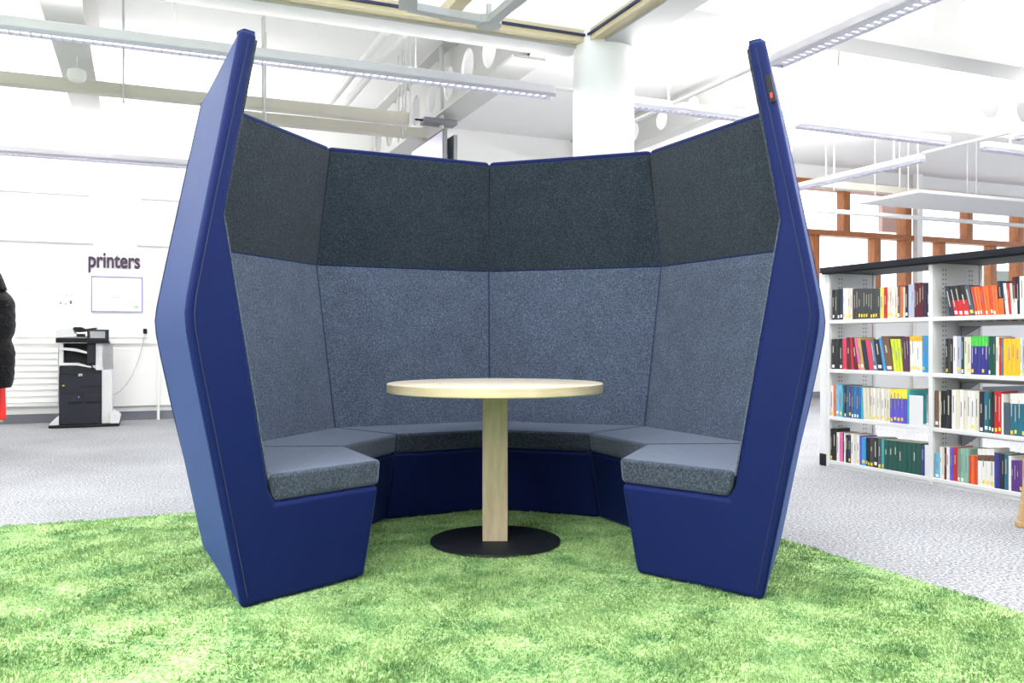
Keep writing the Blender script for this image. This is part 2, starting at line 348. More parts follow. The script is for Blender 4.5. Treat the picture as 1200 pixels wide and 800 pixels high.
# ================================================================== RUG
RS0, RS1, RT0, RT1 = -3.2, 2.80, -1.5, 5.07
rug = link('green_rug', None); rug['org'] = (0, 0, 0)
tag(rug, 'large green shaggy rug lying under the blue seating booth', 'rug'); rug.location = (0, 0, 0); rug.rotation_euler.z = TH
MB().box((RS0, RT0, .001), (RS1, RT1, .008)).build('backing', M_rug, rug)
def rug_pile():
    N = 430000
    # denser towards the near part that the picture shows large
    ss = rng.uniform(RS0, RS1, N * 3); tt = rng.uniform(RT0, RT1, N * 3)
    y = ss * SU + tt * CU; x = ss * CU - tt * SU
    keep = (y > 1.9) & (np.abs(x) < .66 * y + .3) & (rng.random(N * 3) < np.clip((4.2 / np.maximum(y, .5)) ** 1.2 * .62, .3, 1))
    keep &= (np.abs(ss - 2.06) > .004) & (np.abs(ss - .95) > .003) & (np.abs(tt - 3.55) > .004) & (np.abs(tt - 2.3) > .003)   # joints between rug tiles
    ss, tt = ss[keep][:N], tt[keep][:N]; n = len(ss)
    def fld(k, sd):
        r = np.random.default_rng(sd); v = np.zeros(n)
        for _ in range(10):
            a, b, p = r.normal(0, k), r.normal(0, k), r.uniform(0, 6.28); v += np.sin(a * ss + b * tt + p)
        return v / 3.2
    f1, f2, f3_, f4 = fld(9, 1), fld(26, 2), fld(150, 5), fld(150, 6); g1, g2 = fld(12, 3), fld(12, 4)
    hgt = .015 + .0035 * f1 + .0025 * f2 + .0035 * f3_ + rng.uniform(-.003, .003, n); hgt = np.clip(hgt, .006, .026)
    ang = rng.uniform(0, math.pi, n); w = rng.uniform(.0016, .0032, n)
    lx = .006 * g1 + .004 * f4 + rng.normal(0, .005, n); ly = .006 * g2 + rng.normal(0, .005, n)
    ss = np.clip(ss, RS0 + .008, RS1 - .008); tt = np.clip(tt, RT0 + .008, RT1 - .008)
    V = np.empty((n, 3, 3)); dx, dy = np.cos(ang) * w, np.sin(ang) * w
    V[:, 0] = np.stack([ss - dx, tt - dy, np.full(n, .004)], 1); V[:, 1] = np.stack([ss + dx, tt + dy, np.full(n, .004)], 1)
    V[:, 2] = np.stack([ss + lx, tt + ly, hgt + .003], 1)
    me = bpy.data.meshes.new('pile'); me.vertices.add(3 * n); me.vertices.foreach_set('co', V.ravel())
    me.loops.add(3 * n); me.loops.foreach_set('vertex_index', np.arange(3 * n, dtype=np.int32))
    me.polygons.add(n); me.polygons.foreach_set('loop_start', np.arange(0, 3 * n, 3, dtype=np.int32)); me.polygons.foreach_set('loop_total', np.full(n, 3, dtype=np.int32))
    me.update(); me.validate(); me.materials.append(M_rug)
    o = link('pile', me, rug); o['kind'] = 'stuff'
rug_pile()

# ================================================================== SEATING BOOTH
PC = Vector((-.071, 4.048, .008)); PHI = 139.3; DL = 45.42
booth = link('seating_booth', None); booth.location = PC; booth['org'] = tuple(PC)
tag(booth, 'high-backed eight-sided royal blue booth with grey felt lining and ring bench', 'seating booth')
def pt(i, r, z): a = math.radians(PHI - i * DL); return Vector((PC.x - r * math.sin(a), PC.y + r * math.cos(a), PC.z + z))
def wedge(i, j, prof, gap_i=.0, gap_j=.0):
    """prof: closed (r, z) outline swept from corner i to corner j; gap trims the ends"""
    A = [pt(i, *p) for p in prof]; B = [pt(j, *p) for p in prof]; vs = []
    for a, b in zip(A, B):
        d = (b - a).normalized(); vs.append(a + d * gap_i)
    for a, b in zip(A, B):
        d = (b - a).normalized(); vs.append(b - d * gap_j)
    n = len(prof); m = MB()
    m.add(vs, [tuple(range(n)), tuple(range(2 * n - 1, n - 1, -1))] + [(k, k + n, (k + 1) % n + n, (k + 1) % n) for k in range(n)])
    return m
SHELL = [(1.338, 0), (1.470, .62), (1.522, .86), (1.543, .97), (1.548, 1.03), (1.541, 1.09), (1.519, 1.20), (1.466, 1.45), (1.343, 2.030), (1.272, 2.034), (1.400, 1.372), (1.225, .40), (1.20, .357), (.712, .357), (.788, 0)]
BASE = None
for i in range(6):
    e0, e1 = .0015, .0015
    wedge(i, i + 1, SHELL, e0, e1).build('outer_shell', M_blue, booth, bevel=.022, seg=4)
    off = .005
    up = [(1.286 - .0, 2.006), (1.404, 1.374), (1.404 - off, 1.376), (1.276 - off, 2.006)]
    lo = [(1.404, 1.371), (1.230, .44), (1.228 - off, .44), (1.404 - off, 1.371)]
    g0 = .004 if i else .010; g1 = .004 if i < 5 else .010
    wedge(i, i + 1, up, g0, g1).build('upper_back_pad', M_felt_dark, booth, bevel=.004, seg=2)
    wedge(i, i + 1, lo, g0, g1).build('lower_back_pad', M_felt_mid, booth, bevel=.004, seg=2)
    cu = [(.712, .360), (.700, .458), (1.224, .458), (1.200, .360)]
    wedge(i, i + 1, cu, .0035 if i else .006, .0035 if i < 5 else .006).build('seat_cushion', M_felt_seat, booth, bevel=.017, seg=4)
SEAM = [(1.330, .02), (1.474, .62), (1.526, .86), (1.547, .97), (1.552, 1.03), (1.545, 1.09), (1.523, 1.20), (1.470, 1.45), (1.347, 2.020), (1.285, 2.016), (1.400, 1.372), (1.225, .45), (1.215, .445), (.725, .445), (.72, .36), (.80, .02)]
for i in range(1, 6):
    A = [pt(i, *p) for p in SEAM]; d0 = (pt(i - 1, 1, 0) - pt(i, 1, 0)).normalized() * .012; d1 = (pt(i + 1, 1, 0) - pt(i, 1, 0)).normalized() * .012
    n = len(SEAM); m = MB(); m.add([a + d0 for a in A] + A + [a + d1 for a in A], [tuple(range(n)), tuple(range(3 * n - 1, 2 * n - 1, -1))] + [(q * n + k, q * n + n + k, q * n + n + (k + 1) % n, q * n + (k + 1) % n) for q in (0, 1) for k in range(n)])
    m.build('joining_seam', M_seam, booth)
for i, j in ((0, 1), (6, 5)):              # stitched seam just inside the outer edge of each end face
    q = (pt(i, 1, 1) - pt(j, 1, 1)); q = (pt(i, 1.4, 1) - pt(j, 1.4, 1)).normalized(); rad = (pt(i, 1.4, 1) - pt(i, 1.2, 1)).normalized(); nq = (q - rad * q.dot(rad)).normalized() * .0005
    MB().path([pt(i, r_ - .034, min(z_, 2.0)) + nq for r_, z_ in [(1.348, .04)] + SHELL[1:9]], .0022, 6).build('edge_stitching', M_seam, booth)
# small joining clips over the tops of the end shells and the woven maker's tag
for i, j in ((0, 1), (6, 5)):
    a = pt(i, 1.31, 2.036); b = pt(j, 1.31, 2.036); d = (b - a).normalized(); r = (pt(i, 1.4, 2.036) - a).normalized()
    c = a + d * .05
    MB().bar(c - r * .024 - Vector((0, 0, .003)), c + r * .024 - Vector((0, 0, .003)), .05, .018).build('top_clip', M_blue, booth, bevel=.006, seg=2)
a = pt(6, 1.386, 1.86); r = (pt(6, 1.5, 1.86) - a).normalized(); nrm = (pt(6, 1.3, 1) - pt(5, 1.3, 1)).normalized(); nrm = Vector((-r.y, r.x, 0)); nrm = nrm if nrm.y < 0 else -nrm
lean = Vector((0, 0, 1)) - r * .2
def tagpatch(z0, z1, name, m, lift, w=.010):
    c = pt(6, 1.386, 0); c.z = 0; p0 = c + Vector((0, 0, z0)) - r * .206 * (z0 - 1.86) + nrm * lift; p1 = c + Vector((0, 0, z1)) - r * .206 * (z1 - 1.86) + nrm * lift
    m_ = MB(); m_.bar(p0 - r * .02, p1 - r * .02, w * 2, .004, up=tuple(nrm)); return m_.build(name, m, parent_tag)
parent_tag = booth
tg = tagpatch(1.80, 1.90, 'brand_tag', M_blackp, .004, .011); parent_tag = tg
o_ = tagpatch(1.812, 1.832, 'tag_mark', mat('dull_red_mark', (.35, .02, .02), .6), .0075, .005)

# ================================================================== TABLE
tc = Vector((-.078, 4.06, .014))
table = link('round_table', None); table.location = tc; table['org'] = tuple(tc)
tag(table, 'round pale ash table on a square post and black disc base inside the booth', 'table')
x, y, z = tc
MB().lathe([(0, .697), (.498, .697), (.502, .701), (.502, .735), (0, .735)], (x, y, z), 96, closed=False).build('edge_band', M_ashedge, table, smooth=True)
MB().lathe([(0, .7352), (.4995, .7352), (.501, .737), (.498, .739), (0, .739)], (x, y, z), 96, closed=False).build('tabletop', M_ash, table, smooth=True)
MB().box((x - .058, y - .058, z + .012), (x + .058, y + .058, z + .697)).build('post', M_ashpost, table, bevel=.003, seg=2)
MB().lathe([(0, 0), (.302, 0), (.304, .003), (.302, .009), (.296, .012), (0, .012)], (x, y, z), 96, closed=False).build('base_disc', M_canopy, table, smooth=True)
# ================================================================== BOOKCASE
SF = 4.78; DPT = .47
T0, T1, T2 = 5.14, 4.205, 3.27
bc = rthing('bookcase', 'white steel double-sided bookcase with black canopy top beyond the booth', 'bookcase', SF, T1)
ZS = [1.107, .738, .382, .050]
for t in (T0, T1, T2):
    m = MB()
    m.box((SF, t - .016, 0), (SF + .03, t + .016, 1.462)).box((SF + DPT - .03, t - .016, 0), (SF + DPT, t + .016, 1.462)).box((SF + .03, t - .010, .02), (SF + DPT - .03, t + .010, 1.462))
    m.build('upright', M_shelf, bc, bevel=.003, seg=1)
    for pair in ((.10, .125), (.345, .37)):
        h = MB()
        for k in range(44):
            for ds in pair: zc = .08 + k * .031; h.box((SF + ds, t - .0115, zc), (SF + ds + .008, t - .010, zc + .012))
        h.build('slot_strip', M_midgrey, bc)
for a, b, full in ((T0, T1, False), (T1, T2, True)):
    for z in ZS:
        m = MB().box((SF + .004, b + .012, z - .028), (SF + .234, a - .012, z))
        m.build('shelf', M_shelf, bc, bevel=.002, seg=1)
    MB().box((SF + .01, b + .012, 0), (SF + .03, a - .012, .03)).build('plinth', M_shelf, bc)
    if full:
        for z in (1.075, .70, .345, .050):
            MB().box((SF + .24, b + .012, z - .026), (SF + DPT - .004, a - .012, z)).build('rear_shelf', M_shelf, bc, bevel=.002, seg=1)
            for t_ in (a - .03, b + .03):
                if z > .2: MB().prism([(SF + .25, z - .026), (SF + .44, z - .026), (SF + .27, z - .10), (SF + .25, z - .10)], 1, t_ - .004, t_ + .004).build('shelf_bracket', M_midgrey, bc)
    else:
        pass
MB().box((SF - .03, T2 - .1, 1.462), (SF + DPT + .03, T0 + .05, 1.505)).box((SF - .02, T2 - .1, 1.452), (SF + .0, T0 + .04, 1.462)).build('canopy_top', M_canopy, bc, bevel=.002, seg=1)
MB().box((SF + .0, T0 + .016, .09), (SF + .05, T0 + .078, 1.45)).build('end_post', M_steelw, bc)
MB().box((SF - .004, T0 + .016, 0), (SF + .05, T0 + .08, .09)).build('end_post_foot', M_blackp, bc)

# ---------------- books
CM = dict(black=(.012, .014, .017), dgrey=(.045, .05, .055), navy=(.012, .022, .055), dnavy=(.01, .015, .03), white=(.78, .77, .74), cream=(.68, .64, .52), maroon=(.09, .008, .022),
          red=(.50, .015, .02), pinkred=(.58, .04, .09), orange=(.85, .14, .02), dorange=(.55, .06, .02), brown=(.14, .075, .045), tan=(.42, .30, .13), steel=(.09, .15, .26), sky=(.03, .30, .62),
          blue=(.02, .12, .48), ltblue=(.13, .42, .62), teal=(.01, .13, .20), turquoise=(.03, .40, .42), purple=(.10, .03, .22), violet=(.10, .08, .50), lime=(.55, .66, .04), yellowg=(.62, .60, .12),
          plum=(.085, .03, .075), yellow=(.85, .45, .02), dgreen=(.005, .07, .055), green=(.06, .50, .06), mint=(.22, .44, .34), greygreen=(.20, .27, .20), lavender=(.42, .44, .60), slate=(.06, .085, .12), pink=(.80, .12, .40), gold=(.5, .34, .08), indigo=(.03, .03, .22), brightyellow=(.85, .70, .05))
NAMES = dict(black='black', dgrey='dark grey', navy='navy', dnavy='blue-black', white='white', cream='cream', maroon='maroon', red='red', pinkred='crimson', orange='orange', dorange='rust', brown='brown', tan='tan', steel='steel blue', sky='bright blue', blue='blue', ltblue='light blue', teal='dark teal', turquoise='turquoise', purple='purple', violet='violet blue', lime='lime', yellowg='yellow-green', plum='plum', yellow='yellow', dgreen='dark green', green='green', mint='mint', greygreen='grey-green', lavender='lavender grey', slate='slate', pink='pink', gold='ochre', indigo='indigo', brightyellow='bright yellow')
ORD = ['first', 'second', 'third', 'fourth', 'fifth', 'sixth', 'seventh', 'eighth', 'ninth', 'tenth', 'eleventh', 'twelfth', 'thirteenth', 'fourteenth', 'fifteenth', 'sixteenth', 'seventeenth', 'eighteenth', 'nineteenth', 'twentieth']
ORD += ['twenty-' + o for o in ORD[:9]] + ['thirtieth'] + ['thirty-' + o for o in ORD[:9]]
STK = {'y': 'yellow sticker', 'w': 'white sticker', None: 'no sticker'}
def book(tl, tr, zb, zt_, key, stick, band, lean, label, group, s=SF + .012, d=.15, flip=1):
    """tl: far (left) edge, tr: near (right) edge on the shelf; lean: how far the top shifts towards the left"""
    w = tl - tr; g_ = .0008; a, b = tr + g_, tl - g_; h = zt_ - zb; bul = min(.0035, w * .18) * flip; D = d * flip
    prof = [(s + D, a), (s + D, b), (s + bul, b), (s + bul * .3, b - w * .2), (s, (a + b) / 2), (s + bul * .3, a + w * .2), (s + bul, a)]
    levels = [0, h]; bands = [0]
    if band:
        bk, f0, f1 = band; levels = sorted({0, h * f0, h * f1, h})
    mats = [colmat(key, CM[key]), M_pages] + ([colmat(band[0], CM[band[0]])] if band else [])
    m = MB(); n = len(prof); sh = lambda z: lean * z / max(h, .01); O = (s + D / 2, (tl + tr) / 2, zb)
    vs = [(p[0], p[1] + sh(z), zb + z) for z in levels for p in prof]
    for li in range(len(levels) - 1):
        mid = (levels[li] + levels[li + 1]) / 2 / h; mi = 2 if (band and band[1] <= mid <= band[2]) else 0
        m.add([vs[li * n + k] for k in range(n)] + [vs[(li + 1) * n + k] for k in range(n)], [(k, (k + 1) % n, n + (k + 1) % n, n + k) for k in range(n)], mi)
    top = [(p[0], p[1] + sh(h), zb + h) for p in prof]; c = (w * .12)
    m.add(top, [tuple(range(n))], 0)
    pg = [(s + D - .004 * flip, a + c), (s + D - .004 * flip, b - c), (s + bul + .004 * flip, b - c), (s + bul + .004 * flip, a + c)]
    m.add([(p[0], p[1] + sh(h), zb + h + .0006) for p in pg], [(0, 1, 2, 3)], 1)
    m.add([(p[0], p[1], zb) for p in prof], [tuple(range(n))], 0)
    o = tag(m.build('book', mats, room=True, o=O), label, 'book', group)
    if stick and random.random() < .78:
        q = MB(); z0 = h * random.uniform(.03, .09); z1 = z0 + min(.022, h * .11)
        ov = -.0009 * flip
        ps = [(p[0] + ov, p[1]) for p in prof[2:]]
        ps = [(p[0], tm0 + (p[1] - tm0) * .8) for tm0 in [(a + b) / 2] for p in ps]
        lo = [(p[0], p[1] + sh(z0), zb + z0) for p in ps]; hi = [(p[0], p[1] + sh(z1), zb + z1) for p in ps]; k = len(ps)
        q.add(lo + hi, [(i, i + 1, k + i + 1, k + i) for i in range(k - 1)])
        q.build('spine_sticker', M_yellow if stick == 'y' else M_stick, o)
    if w > .011 and h > .15 and random.random() < .8:               # printed title block on the spine
        q = MB(); z0 = h * random.uniform(.3, .55); z1 = h * random.uniform(.65, .9); tm = (a + b) / 2
        q.add([(s - .0008 * flip, tm - w * .11 + sh(z0), zb + z0), (s - .0008 * flip, tm + w * .11 + sh(z0), zb + z0), (s - .0008 * flip, tm + w * .11 + sh(z1), zb + z1), (s - .0008 * flip, tm - w * .11 + sh(z1), zb + z1)], [(0, 1, 2, 3)])
        lum = sum(CM[key]) / 3
        q.build('spine_title', colmat('title_light', (.45, .43, .34)) if lum < .2 else colmat('title_dark', (.22, .20, .24)), o)
    return o

def row(bay, shelf, x0, specs, crop, zb, y0, tlim):
    """specs: (right edge px in crop, top px, colour, sticker, lean px, band)"""
    ox, sc, oy = crop; left = x0; n = 0
    bayn = 'farther bay' if bay == 1 else 'nearer bay'; shn = ['top', 'second', 'third', 'bottom'][shelf]
    for sp in specs:
        r, top, key, stick = sp[:4]; lean = sp[4] if len(sp) > 4 else 0; band = sp[5] if len(sp) > 5 else None
        tl, tr = px_on_s(ox + left / sc, SF + .012), px_on_s(ox + r / sc, SF + .012)
        tl = min(tl, (T0 if bay == 1 else T1) - .014); tr = max(tr, (T1 if bay == 1 else T2) + .014)
        zt_ = zat(oy + top / sc, SF + .012, (tl + tr) / 2); zt_ = min(max(zt_, zb + .12), zb + .30)
        ln = lean / sc / 1020 * depth(SF, tl) / .93
        tl2 = min(tl, (T0 if bay == 1 else T1) - .014)
        if tl2 + ln > (T0 if bay == 1 else T1) - .014: ln = (T0 if bay == 1 else T1) - .014 - tl2
        col = NAMES[key]
        lab = f"{col} book, {STK[stick]}, {ORD[n]} from left, {shn} shelf, {bayn}"
        if band: lab = f"{col} and {NAMES[band[0]]} book, {ORD[n]} from left, {shn} shelf, {bayn}"
        book(tl2, tr, zb, zt_, key, stick, band, ln, lab, f'books on the {shn} shelf of the {bayn}', d=.13 + .05 * random.random())
        left = r; n += 1
C1 = (960, 5.336, 300); C2 = (1080, 5.333, 300); C3 = (960, 5.336, 430); C4 = (1080, 5.333, 430)
def seq(x, w, n, *a): return [(x + w * (i + 1),) + a for i in range(n)]
row(1, 0, 80, [(97, 210, 'black', 'w'), (112, 210, 'dgrey', None), (127, 205, 'black', 'w'), (147, 203, 'navy', 'w'), (163, 200, 'white', 'y'), (179, 200, 'white', 'y'), (195, 200, 'cream', 'y'), (207, 200, 'white', 'y'), (213, 205, 'maroon', None)]
    + seq(213, 15, 11, 203, 'dgrey', 'y') + [(402, 195, 'yellowg', 'y'), (424, 193, 'red', None), (440, 192, 'cream', 'y'), (456, 192, 'cream', 'y'), (472, 192, 'white', 'y'), (487, 192, 'cream', 'y'),
    (505, 185, 'brown', 'w'), (522, 190, 'orange', None), (535, 195, 'cream', None), (555, 182, 'black', 'w'), (574, 178, 'lavender', None), (592, 178, 'lavender', None), (607, 168, 'maroon', None), (622, 168, 'maroon', 'w'), (640, 166, 'maroon', None), (655, 166, 'maroon', None), (674, 166, 'navy', None), (690, 166, 'dnavy', 'w')], C1, ZS[0], 0, 0)
row(1, 1, 75, [(100, 518, 'black', 'w'), (125, 518, 'black', None), (145, 515, 'black', 'w'), (172, 515, 'pinkred', 'w', 4), (198, 508, 'maroon', None, 6), (215, 508, 'red', None, 10), (245, 508, 'maroon', None, 22), (260, 510, 'pink', 'y', 38), (283, 510, 'gold', 'w', 36), (312, 525, 'navy', 'w', 34),
    (340, 522, 'pinkred', 'w', 34), (365, 525, 'steel', 'w', 34), (400, 520, 'black', 'w', 32), (418, 510, 'sky', None, 38), (465, 500, 'brown', 'w', 42), (485, 518, 'lime', 'y', 28), (504, 518, 'lime', 'y', 26), (522, 518, 'lime', 'y', 22),
    (536, 503, 'plum', None, 16), (551, 503, 'plum', None, 14), (566, 503, 'plum', None, 12)] + [(566 + 15.4 * (i + 1), 500, 'white', 'y', 5, ('yellow', .86, 1.0)) for i in range(5)] + [(660, 498, 'sky', 'y'), (676, 498, 'sky', 'y'), (692, 498, 'sky', None)], C1, ZS[1], 0, 0)
row(1, 2, 70, [(87, 115, 'white', 'y', 6), (103, 112, 'orange', None), (122, 108, 'ltblue', 'w'), (143, 110, 'ltblue', 'y'), (155, 112, 'teal', 'w'), (168, 115, 'navy', 'w'), (183, 118, 'teal', 'w'), (200, 120, 'purple', 'y'), (215, 120, 'teal', 'w'), (232, 120, 'blue', 'w'), (246, 122, 'teal', 'w'), (260, 124, 'blue', None), (276, 126, 'turquoise', 'w'),
    (298, 130, 'cream', None, 12), (316, 130, 'cream', 'y', 8), (333, 130, 'cream', 'y'), (350, 132, 'white', 'y'), (362, 132, 'cream', 'y'), (374, 133, 'white', 'y'), (386, 133, 'cream', None), (404, 134, 'white', 'y'), (422, 134, 'cream', None), (440, 135, 'cream', 'y')]
    + [(440 + 22 * (i + 1), 137, 'violet', 'y', 0, ('brightyellow', .72, 1.0)) for i in range(4)] + [(548, 137, 'violet', 'y', 0, ('brightyellow', .72, 1.0)), (565, 142, 'turquoise', None)], C3, ZS[2], 0, 0)
row(1, 3, 62, [(82, 385, 'black', 'y'), (107, 383, 'black', 'y'), (125, 408, 'white', None), (146, 410, 'pink', None), (152, 410, 'black', None), (163, 412, 'white', None), (180, 425, 'dnavy', None), (196, 425, 'navy', 'y'), (215, 418, 'white', None), (233, 420, 'cream', None), (250, 422, 'white', 'y'), (262, 430, 'violet', None), (290, 440, 'sky', 'y'),
    (303, 440, 'black', 'y'), (315, 440, 'black', 'y'), (338, 440, 'dgrey', 'y'), (365, 442, 'black', 'w'), (388, 446, 'slate', 'y'), (403, 452, 'turquoise', 'y')] + [(403 + 29.5 * (i + 1), 456 + 3 * i, 'dgreen', None) for i in range(8)] + [(655, 492, 'indigo', 'y')], C3, ZS[3], 0, 0)
row(2, 0, 178, [(205, 185, 'navy', None, 42), (234, 185, 'red', 'w', 42, ('black', .52, 1)), (264, 182, 'red', 'w', 40, ('black', .52, 1)), (302, 178, 'red', 'w', 44, ('black', .52, 1)), (334, 182, 'slate', 'y', 44), ] + [(334 + 16.3 * (i + 1), 190 - i, 'orange' if i % 3 else 'dorange', 'w', 34 - 2.4 * i) for i in range(9)]
    + [(515, 155, 'orange', None, 14, ('dnavy', .48, 1)), (524, 165, 'navy', None, 14), (545, 168, 'white', None, 22), (560, 168, 'red', None, 20), (575, 168, 'cream', None, 15), (598, 130, 'white', None, 14, ('maroon', .42, 1)), (612, 125, 'dnavy', None, 8), (645, 125, 'white', None, 4), (665, 130, 'navy', None), (690, 128, 'red', None), (715, 126, 'cream', None), (740, 130, 'teal', None), (765, 128, 'black', None)], C2, ZS[0], 0, 0)
row(2, 1, 148, [(166, 515, 'black', 'y'), (178, 515, 'dgrey', None), (194, 515, 'black', 'y'), (219, 500, 'white', 'y'), (245, 500, 'lavender', 'y'), (264, 505, 'dgreen', 'w'), (286, 505, 'cream', None), (306, 505, 'cream', 'y')] + [(306 + 22 * (i + 1), 500, 'indigo', 'y', 0, ('green', .74, 1.0)) for i in range(5)]
    + [(430, 500, 'dgreen', 'w'), (445, 500, 'dgreen', None), (461, 500, 'dgreen', None), (482, 503, 'cream', None), (495, 510, 'red', None), (508, 515, 'steel', None), (534, 515, 'yellow', None), (560, 515, 'yellow', None), (586, 515, 'yellow', None), (613, 515, 'yellow', None), (628, 512, 'white', 'y'), (645, 512, 'lavender', None), (670, 512, 'cream', None), (700, 510, 'green', None), (730, 512, 'white', None), (760, 510, 'navy', None)], C2, ZS[1], 0, 0)
row(2, 2, 80, [(107, 148, 'brown', 'w'), (118, 150, 'cream', 'w'), (132, 148, 'black', None), (152, 148, 'black', 'y'), (186, 142, 'black', None), (212, 142, 'white', 'y'), (235, 142, 'cream', None), (260, 142, 'white', None), (282, 146, 'cream', None), (305, 146, 'white', None), (332, 148, 'white', 'y'), (357, 148, 'cream', None), (388, 152, 'dnavy', 'w'), (417, 155, 'teal', 'w'), (434, 155, 'dgreen', 'w'), (452, 155, 'black', 'w'), (475, 152, 'red', 'y'), (497, 152, 'red', 'y'), (510, 168, 'white', None), (550, 222, 'slate', None)]
    + [(550 + 24 * (i + 1), 165, 'teal', 'y', 0, ('white', .76, 1.0)) for i in range(5)] + [(690, 160, 'brown', None), (710, 165, 'white', None), (735, 160, 'red', None), (755, 165, 'black', None)], C4, ZS[2], 0, 0)
row(2, 3, 80, [(112, 540, 'ltblue', 'w'), (126, 498, 'white', None), (140, 500, 'cream', 'w'), (153, 502, 'maroon', None), (173, 500, 'white', 'w'), (196, 502, 'violet', None), (222, 500, 'red', None), (240, 508, 'greygreen', 'w'), (265, 508, 'mint', 'w'), (292, 510, 'mint', None), (307, 552, 'dorange', 'w'), (326, 552, 'orange', 'w'), (348, 555, 'dorange', None)]
    + [(348 + 26 * (i + 1), 512, 'white', 'y', 0, ('brown', .68, .84)) for i in range(4)] + [(482, 535, 'indigo', None), (500, 540, 'navy', None), (515, 542, 'dnavy', 'w'), (540, 545, 'teal', 'w'), (558, 555, 'white', None)] + [(558 + 17 * (i + 1), 583, 'purple', 'y' if i == 3 else None) for i in range(4)] + [(660, 560, 'tan', None), (690, 560, 'cream', None), (720, 555, 'navy', None), (755, 550, 'red', None)], C4, ZS[3], 0, 0)
# white metal book supports and the books laid on their sides
def support(tl, tr, z, h, label):
    m = MB().box((SF + .006, tr, z), (SF + .010, tl, z + h)).box((SF + .010, tr, z), (SF + .14, tl, z + .003))
    tag(m.build('bookend', M_greyp, room=True, o=(SF, tr, z), bevel=.001, seg=1), label, 'bookend')
f3 = lambda x: px_on_s(960 + x / 5.336, SF + .012)
support(f3(567), f3(652), ZS[2], .20, 'light grey metal bookend on the third shelf beside the turquoise book')
support(f3(664), f3(690), ZS[3], .21, 'grey metal bookend on the bottom shelf beside the dark green set')
book(f3(652), f3(690), ZS[2], ZS[2] + .26, 'black', None, None, 0, 'black file behind the grey bookend at the end of third shelf', 'files', s=SF + .05)
def flat_book(t0, t1, z, th, key, label, s=SF + .03, d=.17, rz=0):
    m = MB().box((s, t0, z), (s + d, t1, z + th)); m2 = MB()
    o = tag(m.build('flat_book', colmat(key, CM[key]), room=True, o=(s, t0, z), bevel=.002, seg=1), label, 'book', 'books laid flat on top of the rows')
    MB().box((s - .0006, t0 + .004, z + th * .2), (s, t1 - .004, z + th * .8)).build('page_block', M_pages, o)
# books on the rear side of the nearer bay
def rear_row(z, cols, h, shn):
    t = T1 - .03
    for n, k in enumerate(cols):
        w = random.uniform(.022, .045); 
        if t - w < T2 + .02: break
        book(t, t - w, z, z + h * random.uniform(.88, 1), k, None, None, 0, f"{NAMES[k]} book facing away, {ORD[n]} from left on rear {shn} shelf", f'books on the rear {shn} shelf', s=SF + DPT - .012, d=.14, flip=-1)
        t -= w
rear_row(1.075, ['red', 'white', 'blue', 'cream', 'pinkred', 'indigo', 'white', 'purple', 'red', 'cream', 'navy', 'white', 'teal', 'brown', 'cream', 'blue', 'red', 'white'], .20, 'top')
rear_row(.70, ['indigo', 'violet', 'blue', 'teal', 'cream', 'blue', 'steel', 'navy', 'lime', 'black', 'blue', 'purple', 'white', 'red', 'cream', 'navy', 'teal', 'blue'], .22, 'second')
rear_row(.345, ['white', 'red', 'indigo', 'navy', 'cream', 'cream', 'turquoise', 'purple', 'white', 'blue', 'red', 'cream', 'navy', 'teal', 'brown', 'white', 'black', 'red'], .20, 'third')

# ================================================================== PRINTER
pT = T_WALL - .78
def pS(px): return px_on_t(px, pT)
def pZ(py): return zat(py, pS(95), pT)
pr = rthing('printer', 'black and white multifunction office printer standing against the white wall', 'printer', pS(97), pT + .3)
A = lambda px0, px1, py0, py1, d0=0, d1=.5: ((pS(px0), pT + d0, pZ(py0)), (pS(px1), pT + d1, pZ(py1)))
# body
MB().box(*A(69, 119, 497, 438)).build('lower_body', mat('printer_charcoal', (.022, .025, .036), .5, spec=.25), pr, bevel=.008)
MB().box(*A(119, 131, 497, 402, .01)).box(*A(112, 131, 434, 402, .01)).build('white_side_casing', M_greyp, pr, bevel=.008)
m = MB(); m.prism([(pS(69.5), pZ(438)), (pS(119), pZ(438)), (pS(119), pZ(435.5)), (pS(112), pZ(434)), (pS(104), pZ(431)), (pS(92), pZ(428)), (pS(69.5), pZ(428))], 1, pT - .005, pT + .45); m.build('front_cover', M_darkp, pr, bevel=.004)
m = MB(); m.prism([(pS(69), pZ(428)), (pS(90), pZ(428)), (pS(107), pZ(431)), (pS(107), pZ(429.6)), (pS(91), pZ(425)), (pS(69), pZ(425))], 1, pT - .012, pT + .4); m.build('output_tray', M_greyp, pr, bevel=.003)
MB().box(*A(74, 111, 428, 402, .12, .45)).build('output_recess', M_blackp, pr)
MB().box(*A(102, 111.5, 426, 401, .0, .12)).build('tower_panel', M_darkp, pr, bevel=.004)
MB().box(*A(69, 74, 428, 402, .02, .45)).build('left_pillar', M_greyp, pr, bevel=.004)
m = MB(); m.prism([(pS(70), pZ(410)), (pS(74), pZ(410)), (pS(88), pZ(411.5)), (pS(102), pZ(414.5)), (pS(102), pZ(412)), (pS(88), pZ(408)), (pS(74), pZ(407)), (pS(70), pZ(407))], 1, pT - .01, pT + .3); m.build('upper_tray', M_greyp, pr, bevel=.003)
MB().box(*A(65.5, 104, 401.5, 396, -.03, .48)).build('scanner_base', M_blackp, pr, bevel=.006)
m = MB(); m.prism([(pS(65.5), pZ(396)), (pS(103), pZ(394.5)), (pS(103), pZ(393)), (pS(88), pZ(391.5)), (pS(86), pZ(387)), (pS(84), pZ(384.5)), (pS(70), pZ(384.5)), (pS(66), pZ(387))], 1, pT - .02, pT + .45); m.build('document_feeder', M_greyp, pr, bevel=.008)
